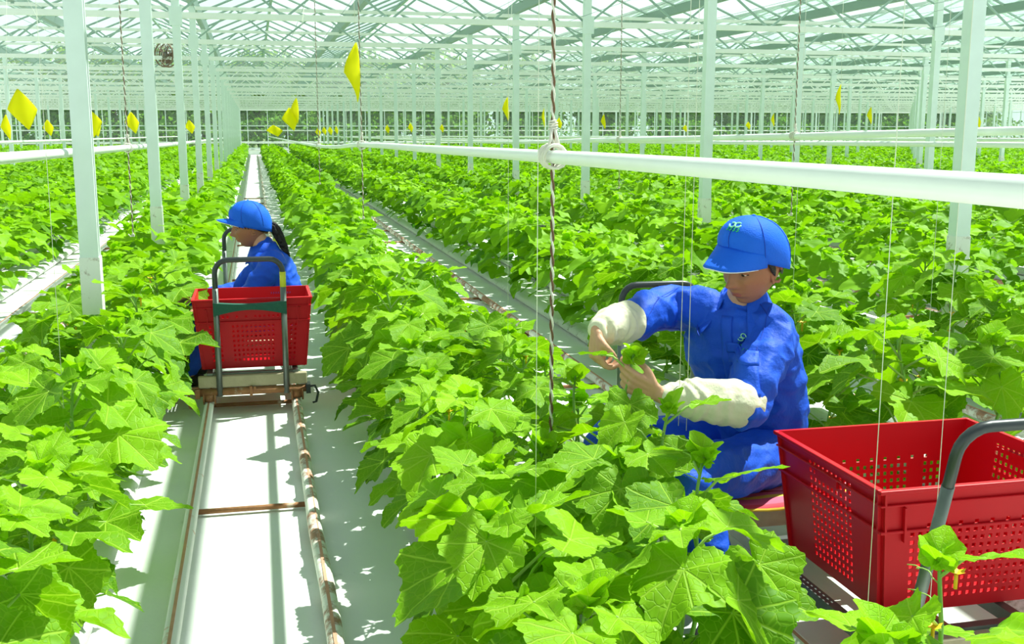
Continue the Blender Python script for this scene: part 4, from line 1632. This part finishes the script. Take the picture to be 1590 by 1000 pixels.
# ---- the man
def man():
    root = empty('person', (0, 0, 0))
    tag(root, 'person in blue workwear and cap with cream sleeve covers, seated tying a plant', 'person')
    f = Vector((-.72, -.66, 0)).normalized()      # where the chest faces
    l = Vector((-f.y, f.x, 0))                    # his left
    pel = Vector((1.665, 3.42, .40)); bel = Vector((1.655, 3.40, .56)); che = Vector((1.585, 3.37, .76)); nb = Vector((1.565, 3.345, .955))
    shL = Vector((1.635, 3.235, .848)); shR = Vector((1.375, 3.50, .905))
    elL = Vector((1.445, 3.050, .665)); wrL = Vector((1.170, 3.040, .715))
    elR = Vector((1.175, 3.36, .885)); wrR = Vector((1.010, 3.17, .900))
    hipL = pel + l * .10 + Vector((0, 0, -.005)); hipR = pel - l * .10 + Vector((0, 0, -.005))
    knL = Vector((1.245, 2.99, .46)); knR = Vector((1.105, 3.33, .49))
    anL = Vector((1.315, 2.90, .10)); anR = Vector((1.13, 3.24, .10))
    hc = Vector((1.562, 3.262, 1.080))
    hf = Vector((-.88, -.43, -.24)); hu = Vector((.13, -.07, 1))
    # body
    b_ = MB()
    hm, loc, rot = head_mesh(None, hf, hu, hc, 1.10)
    limb(b_, [(pel - Vector((0, 0, .02)), (.15, .11)), (bel, (.135, .10)), (che, (.155, .105)), (nb - Vector((0, 0, .09)), (.10, .06)), (nb, (.055, .055))], side=l)
    limb(b_, [(nb - Vector((0, 0, .03)), .056), (nb.lerp(hc, .45), .056), (hc + Vector((.01, .01, -.03)), .055)])
    limb(b_, [(che + Vector((0, 0, .10)), .07), (shL, .050), (elL, .042), (elL.lerp(wrL, .35), .040), (wrL, .028)])
    limb(b_, [(che + Vector((0, 0, .10)), .07), (shR, .050), (elR, .042), (elR.lerp(wrR, .35), .040), (wrR, .028)])
    limb(b_, [(hipL, .09), (knL, .058), (knL.lerp(anL, .3), .055), (anL, .036)])
    limb(b_, [(hipR, .09), (knR, .058), (knR.lerp(anR, .3), .055), (anR, .036)])
    # left hand reaches to the plant tip, thumb and forefinger pinching; right hand hangs over it
    hand(b_, wrL + Vector((-.018, .0, .008)), (-.90, .12, .40), (.15, .75, .30), (.25, -.2, .9), (.70, .95, 1.1, 1.15), .95, tcurl=.7)
    hand(b_, wrR + Vector((-.010, -.01, -.012)), (-.10, -.25, -.95), (.75, .0, -.35), (.25, -.95, .2), (.85, 1.0, 1.15, 1.2), .82, tcurl=.8)
    body = remeshed('body', b_, M['skinhand'], .0042, 3, root)
    he = hm.build('head', [M['skin'], M['lip'], M['eyewhite'], M['iris'], M['hair']], root)
    # hair below the cap
    h_ = MB()
    for s_ in (-1, 1):
        pts = []
        h_.tube([loc(.022, s_ * .079, .030), loc(.012, s_ * .0815, .000), loc(.006, s_ * .081, -.018)], [(.016, .006), (.013, .005), (.004, .003)], 8, side=rot @ Vector((1, 0, 0)), round_=True)
    vs = []; fs = []
    A, B = 26, 8
    for j in range(B + 1):
        for i in range(A + 1):
            th = math.pi / 2 + .28 + (math.pi - .56) * i / A
            zz = .06 - .115 * j / B * (1 - .25 * abs(i / A * 2 - 1) ** 2)
            k = 1 - .22 * max(0, -zz / .118) ** 1.2
            vs.append(loc(math.cos(th) * .101 * k - .002, math.sin(th) * .081 * k, zz))
    for j in range(B):
        for i in range(A):
            a = j * (A + 1) + i; fs.append((a, a + 1, a + A + 2, a + A + 1))
    h_.add(vs, fs, 0, True)
    o = h_.build('hair', M['hair'], root)
    cap(root, loc, rot, 1.1, 1.0, tilt=.32, pitch=.27, rise=.056, hz=.080, rch=.088)
    # jacket
    j_ = MB()
    limb(j_, [(pel + Vector((0, 0, -.02)), (.172, .135)), (pel + Vector((0, 0, .06)), (.180, .140)), (bel + Vector((0, 0, .02)), (.185, .138)), (che, (.196, .132)), (nb - Vector((0, 0, .085)), (.175, .105)), (nb - Vector((0, 0, .045)), (.080, .066))], side=l, n=8)
    shLc = shL.lerp(nb, .55); shRc = shR.lerp(nb, .55)
    limb(j_, [(shLc - Vector((0, 0, .035)), .070), (shL, .074), (shL.lerp(elL, .5), .076), (elL, .068), (elL.lerp(wrL, .05), .060)])
    limb(j_, [(shRc - Vector((0, 0, .035)), .070), (shR, .074), (shR.lerp(elR, .5), .072), (elR, .062), (elR.lerp(wrR, .04), .056)])
    def dj(p):
        d1 = min((p - elL).length, (p - shL).length, (p - shR).length, (p - (bel + f * .1)).length)
        return fold_noise(p, .018 if d1 < .16 else .011, 1.0, 2.) + fold_noise(Vector((p.x + p.z * .6, p.y, p.z * .5)), .013, .75, 9.)
    jk = remeshed('jacket', j_, M['blue'], .0065, 5, root, dj)
    bv = bvh_of(jk)
    # collar: folded band round the neck open at the front
    c_ = MB(); vs = []; fs = []; A = 30
    tiltv = Vector((0, 0, 1)) - f * .25
    for i in range(A + 1):
        th = .62 + (2 * math.pi - 1.24) * i / A
        d = f * math.cos(th) + l * math.sin(th)
        fr = max(0, math.cos(th))
        for q, (rr, zz) in enumerate(((.066, .018), (.063, .050), (.069, .055), (.092, .016 - .025 * fr), (.120 + .030 * fr, -.026 - .055 * fr))):
            vs.append(nb + Vector((0, 0, -.022)) + d * rr + tiltv * (zz) - Vector((0, 0, .035 * fr)) + f * .012 * fr)
    for i in range(A):
        for q in range(4):
            a = i * 5 + q; fs.append((a, a + 5, a + 6, a + 1))
    c_.add(vs, fs, 0, True)
    co = c_.build('collar', M['blue'], root)
    md = co.modifiers.new('s', 'SOLIDIFY'); md.thickness = .004; md.offset = 1
    md = co.modifiers.new('u', 'SUBSURF'); md.levels = 1; md.render_levels = 1
    ce = MB(); ce.tube([Vector(vs[i * 5 + 4]) + Vector((0, 0, .002)) for i in range(A + 1)], .0022, 5); ce.build('collar_edge', M['seam'], co)
    # skin triangle at the throat is the body; undershirt edge
    # placket
    up = (che + Vector((0, 0, .1)) - bel).normalized()
    pc = (che + bel) / 2 + Vector((0, 0, .04)) + f * .0
    o = patch(bv, pc + f * .1, -f, l, up, .036, .42, 4, 40, .003).build('placket', M['blue'], root)
    md = o.modifiers.new('s', 'SOLIDIFY'); md.thickness = .003; md.offset = 0
    # chest pocket on his left, with a flap
    pd = (-f - l * .35).normalized(); pu = l - pd * l.dot(pd); pu.normalize()
    po = che + l * .055 + Vector((0, 0, -.005)) + f * .1
    o = patch(bv, po, pd, pu, up, .105, .115, 8, 9, .0035).build('chest_pocket', M['blue'], root)
    md = o.modifiers.new('s', 'SOLIDIFY'); md.thickness = .004; md.offset = 0
    fl = patch(bv, po + up * .05, pd, pu, up, .112, .035, 8, 4, .0075).build('pocket_flap', M['blue'], o)
    md = fl.modifiers.new('s', 'SOLIDIFY'); md.thickness = .003; md.offset = 0
    # little green emblem above the pocket
    em = MB()
    def onj(a, c):
        p = po + up * .088 + pu * a + up * c
        hit = bv.ray_cast(p - pd * .3, pd)
        return (hit[0] if hit[0] is not None else p) - pd * .004
    em.tube([onj(.009 * math.cos(a) + .006, .007 * math.sin(a) + .006) for a in np.linspace(0, 5.2, 10)], .002, 5)
    em.tube([onj(-.005 + .008 * math.cos(a), -.006 + .006 * math.sin(a)) for a in np.linspace(3.0, 8.4, 10)], .002, 5)
    em.build('jacket_emblem', M['logow'], root)
    em = MB()
    for q in range(4): em.tube([onj(-.018 + q * .011, -.026), onj(-.013 + q * .011, -.019)], .002, 4)
    em.build('emblem_lettering', M['logo'], root)
    # shoulder yoke seam
    sm = MB()
    def seam(a, b2, dr, n=14, r_=.0013):
        pts = []
        for i in range(n + 1):
            p = Vector(a).lerp(Vector(b2), i / n)
            hit = bv.ray_cast(p - Vector(dr) * .3, Vector(dr))
            if hit[0] is not None: pts.append(hit[0] - Vector(dr) * .0008)
        if len(pts) > 2: sm.tube(pts, r_, 4)
    seam(shL - l * .02 + Vector((0, 0, .09)), shL - l * .035 + Vector((0, 0, -.16)), (-f - l * .2).normalized())
    seam(shR + l * .03 + Vector((0, 0, .09)), shR + l * .045 + Vector((0, 0, -.16)), -f)
    seam(nb + l * .07 + Vector((0, 0, -.03)), shL + f * .02 + Vector((0, 0, .03)), (-f - Vector((0, 0, .9))).normalized())
    if sm.v: sm.build('seams', M['seam'], root)
    # trousers
    t_ = MB()
    limb(t_, [(pel + Vector((0, 0, .10)), (.155, .12)), (pel, (.165, .13)), (pel - Vector((0, 0, .03)), (.15, .11))], side=l)
    for hp, kn, an in ((hipL, knL, anL), (hipR, knR, anR)):
        limb(t_, [(hp + Vector((0, 0, .01)), .108), (hp.lerp(kn, .5), .096), (kn, .078), (kn.lerp(an, .35), .074), (an + Vector((0, 0, .03)), .062)])
    remeshed('trousers', t_, M['blue'], .0075, 4, root, lambda p: fold_noise(p, .009, 1.1, 21.) + fold_noise(p, .006, .6, 4.))
    # sleeve covers, gathered at both ends
    for el, wr, a0, a1, r0, r1 in ((elL, wrL, -.04, .93, .062, .040), (elR, wrR, .02, .97, .058, .042)):
        s_ = MB()
        P = [(el.lerp(wr, a0 + .02), r0 * 1.12), (el.lerp(wr, a0 + .10), r0 * 1.22), (el.lerp(wr, .35), r0 * 1.14), (el.lerp(wr, .62), r0 * 1.02), (el.lerp(wr, a1 - .10), r1 * 1.15), (el.lerp(wr, a1), r1 * .82)]
        limb(s_, P, n=5)
        ax = (wr - el).normalized()
        def ds(p, ax=ax, el=el):
            t = (p - el).dot(ax)
            return .0030 * math.sin(t * 120 + 7 * noise.noise(p * 11)) * min(1, max(0, t * 12)) + .006 * noise.noise(p * 26)
        remeshed('sleeve_cover', s_, M['sleeve'], .0048, 3, root, ds)
    # shoes
    for an, d in ((anL, Vector((-.5, -.75, 0))), (anR, Vector((-.8, -.5, 0)))):
        s_ = MB(); d.normalize()
        b0 = Vector((an.x, an.y, .045))
        limb(s_, [(b0 - d * .05, (.038, .04)), (b0 + d * .04, (.042, .042)), (b0 + d * .13, (.045, .030)), (b0 + d * .18, (.036, .022))], side=Vector((-d.y, d.x, 0)))
        remeshed('shoe', s_, M['shoe'], .006, 3, root)
    return root


man()


# ---- the woman
def woman():
    root = empty('person', (0, 0, 0))
    tag(root, 'person with black ponytail, blue cap and jacket, seated behind the central red crate', 'person')
    f = Vector((-.97, .10, 0)).normalized(); l = Vector((-f.y, f.x, 0))   # her left is towards the camera
    pel = Vector((.10, 6.80, .38)); bel = Vector((.125, 6.80, .52)); che = Vector((.085, 6.79, .67)); nb = Vector((.035, 6.78, .805))
    shL = Vector((.080, 6.625, .730)); shR = Vector((.065, 6.945, .735))
    elL = Vector((-.10, 6.56, .50)); wrL = Vector((-.325, 6.575, .475))
    elR = Vector((-.13, 6.99, .52)); wrR = Vector((-.34, 6.93, .50))
    hipL = pel + l * .09; hipR = pel - l * .09
    knL = Vector((-.37, 6.62, .40)); knR = Vector((-.36, 6.93, .42))
    anL = Vector((-.42, 6.62, .09)); anR = Vector((-.42, 6.93, .09))
    hc = Vector((-.040, 6.775, .935)); hf = Vector((-.96, -.10, -.10)); hu = Vector((-.10, -.02, 1))
    b_ = MB()
    hm, loc, rot = head_mesh(None, hf, hu, hc, 1.02, True)
    limb(b_, [(pel, (.15, .11)), (bel, (.125, .095)), (che, (.14, .10)), (nb - Vector((0, 0, .05)), (.11, .07)), (nb, (.055, .055))], side=l)
    limb(b_, [(nb - Vector((0, 0, .03)), .055), (nb.lerp(hc, .45), .05), (hc + Vector((.012, 0, -.03)), .05)])
    for sh, el, wr in ((shL, elL, wrL), (shR, elR, wrR)):
        limb(b_, [(che + Vector((0, 0, .05)), .06), (sh, .055), (el, .042), (wr, .026)])
    for hp, kn, an in ((hipL, knL, anL), (hipR, knR, anR)):
        limb(b_, [(hp, .09), (kn, .055), (an, .034)])
    hand(b_, wrL + Vector((-.012, 0, 0)), (-.95, -.05, -.10), (0, .3, -.95), (.2, .9, .2), (.45, .45, .5, .5), .95)
    hand(b_, wrR + Vector((-.012, 0, 0)), (-.95, .05, -.05), (0, -.3, -.95), (.2, -.9, .2), (.45, .45, .5, .5), .95)
    remeshed('body', b_, M['skinhand'], .0048, 3, root)
    hm.build('head', [M['skin'], M['lip'], M['eyewhite'], M['iris'], M['hair']], root)
    h_ = MB(); vs = []; fs = []; A, B = 30, 9
    for j in range(B + 1):
        for i in range(A + 1):
            th = math.pi / 2 - .05 + (math.pi + .10) * i / A
            e_ = abs(i / A * 2 - 1)
            zz = .07 - .115 * j / B * (1 - .45 * e_ ** 3)
            k = 1 - .2 * max(0, -zz / .118) ** 1.2
            vs.append(loc(math.cos(th) * .102 * k - .002, math.sin(th) * .083 * k, zz))
    for j in range(B):
        for i in range(A):
            a = j * (A + 1) + i; fs.append((a, a + 1, a + A + 2, a + A + 1))
    h_.add(vs, fs, 0, True)
    for s_ in (-1, 1):   # fringe and side lock before the ear
        for q in range(4):
            h_.tube([loc(.072 - q * .014, s_ * (.052 + q * .009), .045), loc(.078 - q * .016, s_ * (.055 + q * .008), .028), loc(.070 - q * .016, s_ * (.060 + q * .007), .006 - q * .004)], [(.009, .005), (.008, .004), (.002, .002)], 7, round_=True)
    hr = h_.build('hair', M['hair'], root)
    pt = MB()
    base = loc(-.098, 0, -.002)
    P = [(base, .016), (base + Vector((.035, -.01, -.012)), .026), (base + Vector((.060, -.02, -.055)), .027), (base + Vector((.085, -.025, -.115)), .022), (base + Vector((.110, -.02, -.175)), .012), (base + Vector((.118, -.02, -.205)), .004)]
    limb(pt, P)
    remeshed('ponytail', pt, M['hair'], .004, 2, root, lambda p: .005 * math.sin(p.y * 500 + p.x * 160 + 5 * noise.noise(p * 30)))
    tb = MB(); tb.tube([base + Vector((.006, 0, 0)), base + Vector((.014, -.004, -.004))], .019, 10, round_=True); tb.build('hair_tie', M['seam'], root)
    cap(root, loc, rot, 1.02, 1.04, tilt=-.15)
    j_ = MB()
    limb(j_, [(pel + Vector((0, 0, -.02)), (.165, .13)), (pel + Vector((0, 0, .07)), (.17, .135)), (bel, (.165, .13)), (che, (.172, .125)), (nb - Vector((0, 0, .075)), (.145, .095)), (nb - Vector((0, 0, .005)), (.072, .066))], side=l, n=8)
    for sh, el, wr in ((shL, elL, wrL), (shR, elR, wrR)):
        limb(j_, [(sh.lerp(nb, .3) - Vector((0, 0, .03)), .072), (sh, .074), (sh.lerp(el, .5), .066), (el, .060), (el.lerp(wr, .5), .052), (el.lerp(wr, .93), .042)])
    remeshed('jacket', j_, M['blue'], .007, 5, root, lambda p: fold_noise(p, .009, 1., 3.) + fold_noise(Vector((p.x + p.z * .6, p.y, p.z * .5)), .008, .75, 12.))
    c_ = MB(); vs = []; fs = []; A = 26
    for i in range(A + 1):
        th = .2 + (2 * math.pi - .4) * i / A
        d = f * math.cos(th) + l * math.sin(th); fr = max(0, math.cos(th))
        for rr, zz in ((.064, .02), (.062, .05), (.068, .054), (.086, .02 - .02 * fr), (.100, -.008 - .04 * fr)):
            vs.append(nb + Vector((0, 0, -.022)) + d * rr + Vector((0, 0, zz - .03 * fr)) + f * .015 * fr)
    for i in range(A):
        for q in range(4):
            a = i * 5 + q; fs.append((a, a + 5, a + 6, a + 1))
    c_.add(vs, fs, 0, True)
    co = c_.build('collar', M['blue'], root); md = co.modifiers.new('s', 'SOLIDIFY'); md.thickness = .004
    t_ = MB()
    for hp, kn, an in ((hipL, knL, anL), (hipR, knR, anR)):
        limb(t_, [(hp, .105), (hp.lerp(kn, .5), .092), (kn, .072), (kn.lerp(an, .4), .068), (an + Vector((0, 0, .03)), .058)])
    remeshed('trousers', t_, M['blue'], .008, 4, root, lambda p: fold_noise(p, .008, 1.1, 21.))
    for an in (anL, anR):
        s_ = MB(); b0 = Vector((an.x, an.y, .042))
        limb(s_, [(b0 + Vector((.05, 0, 0)), (.036, .038)), (b0 - Vector((.04, 0, 0)), (.04, .04)), (b0 - Vector((.13, 0, 0)), (.042, .028)), (b0 - Vector((.17, 0, 0)), (.033, .02))], side=(0, 1, 0))
        remeshed('shoe', s_, M['shoe'], .006, 3, root)
    return root


woman()
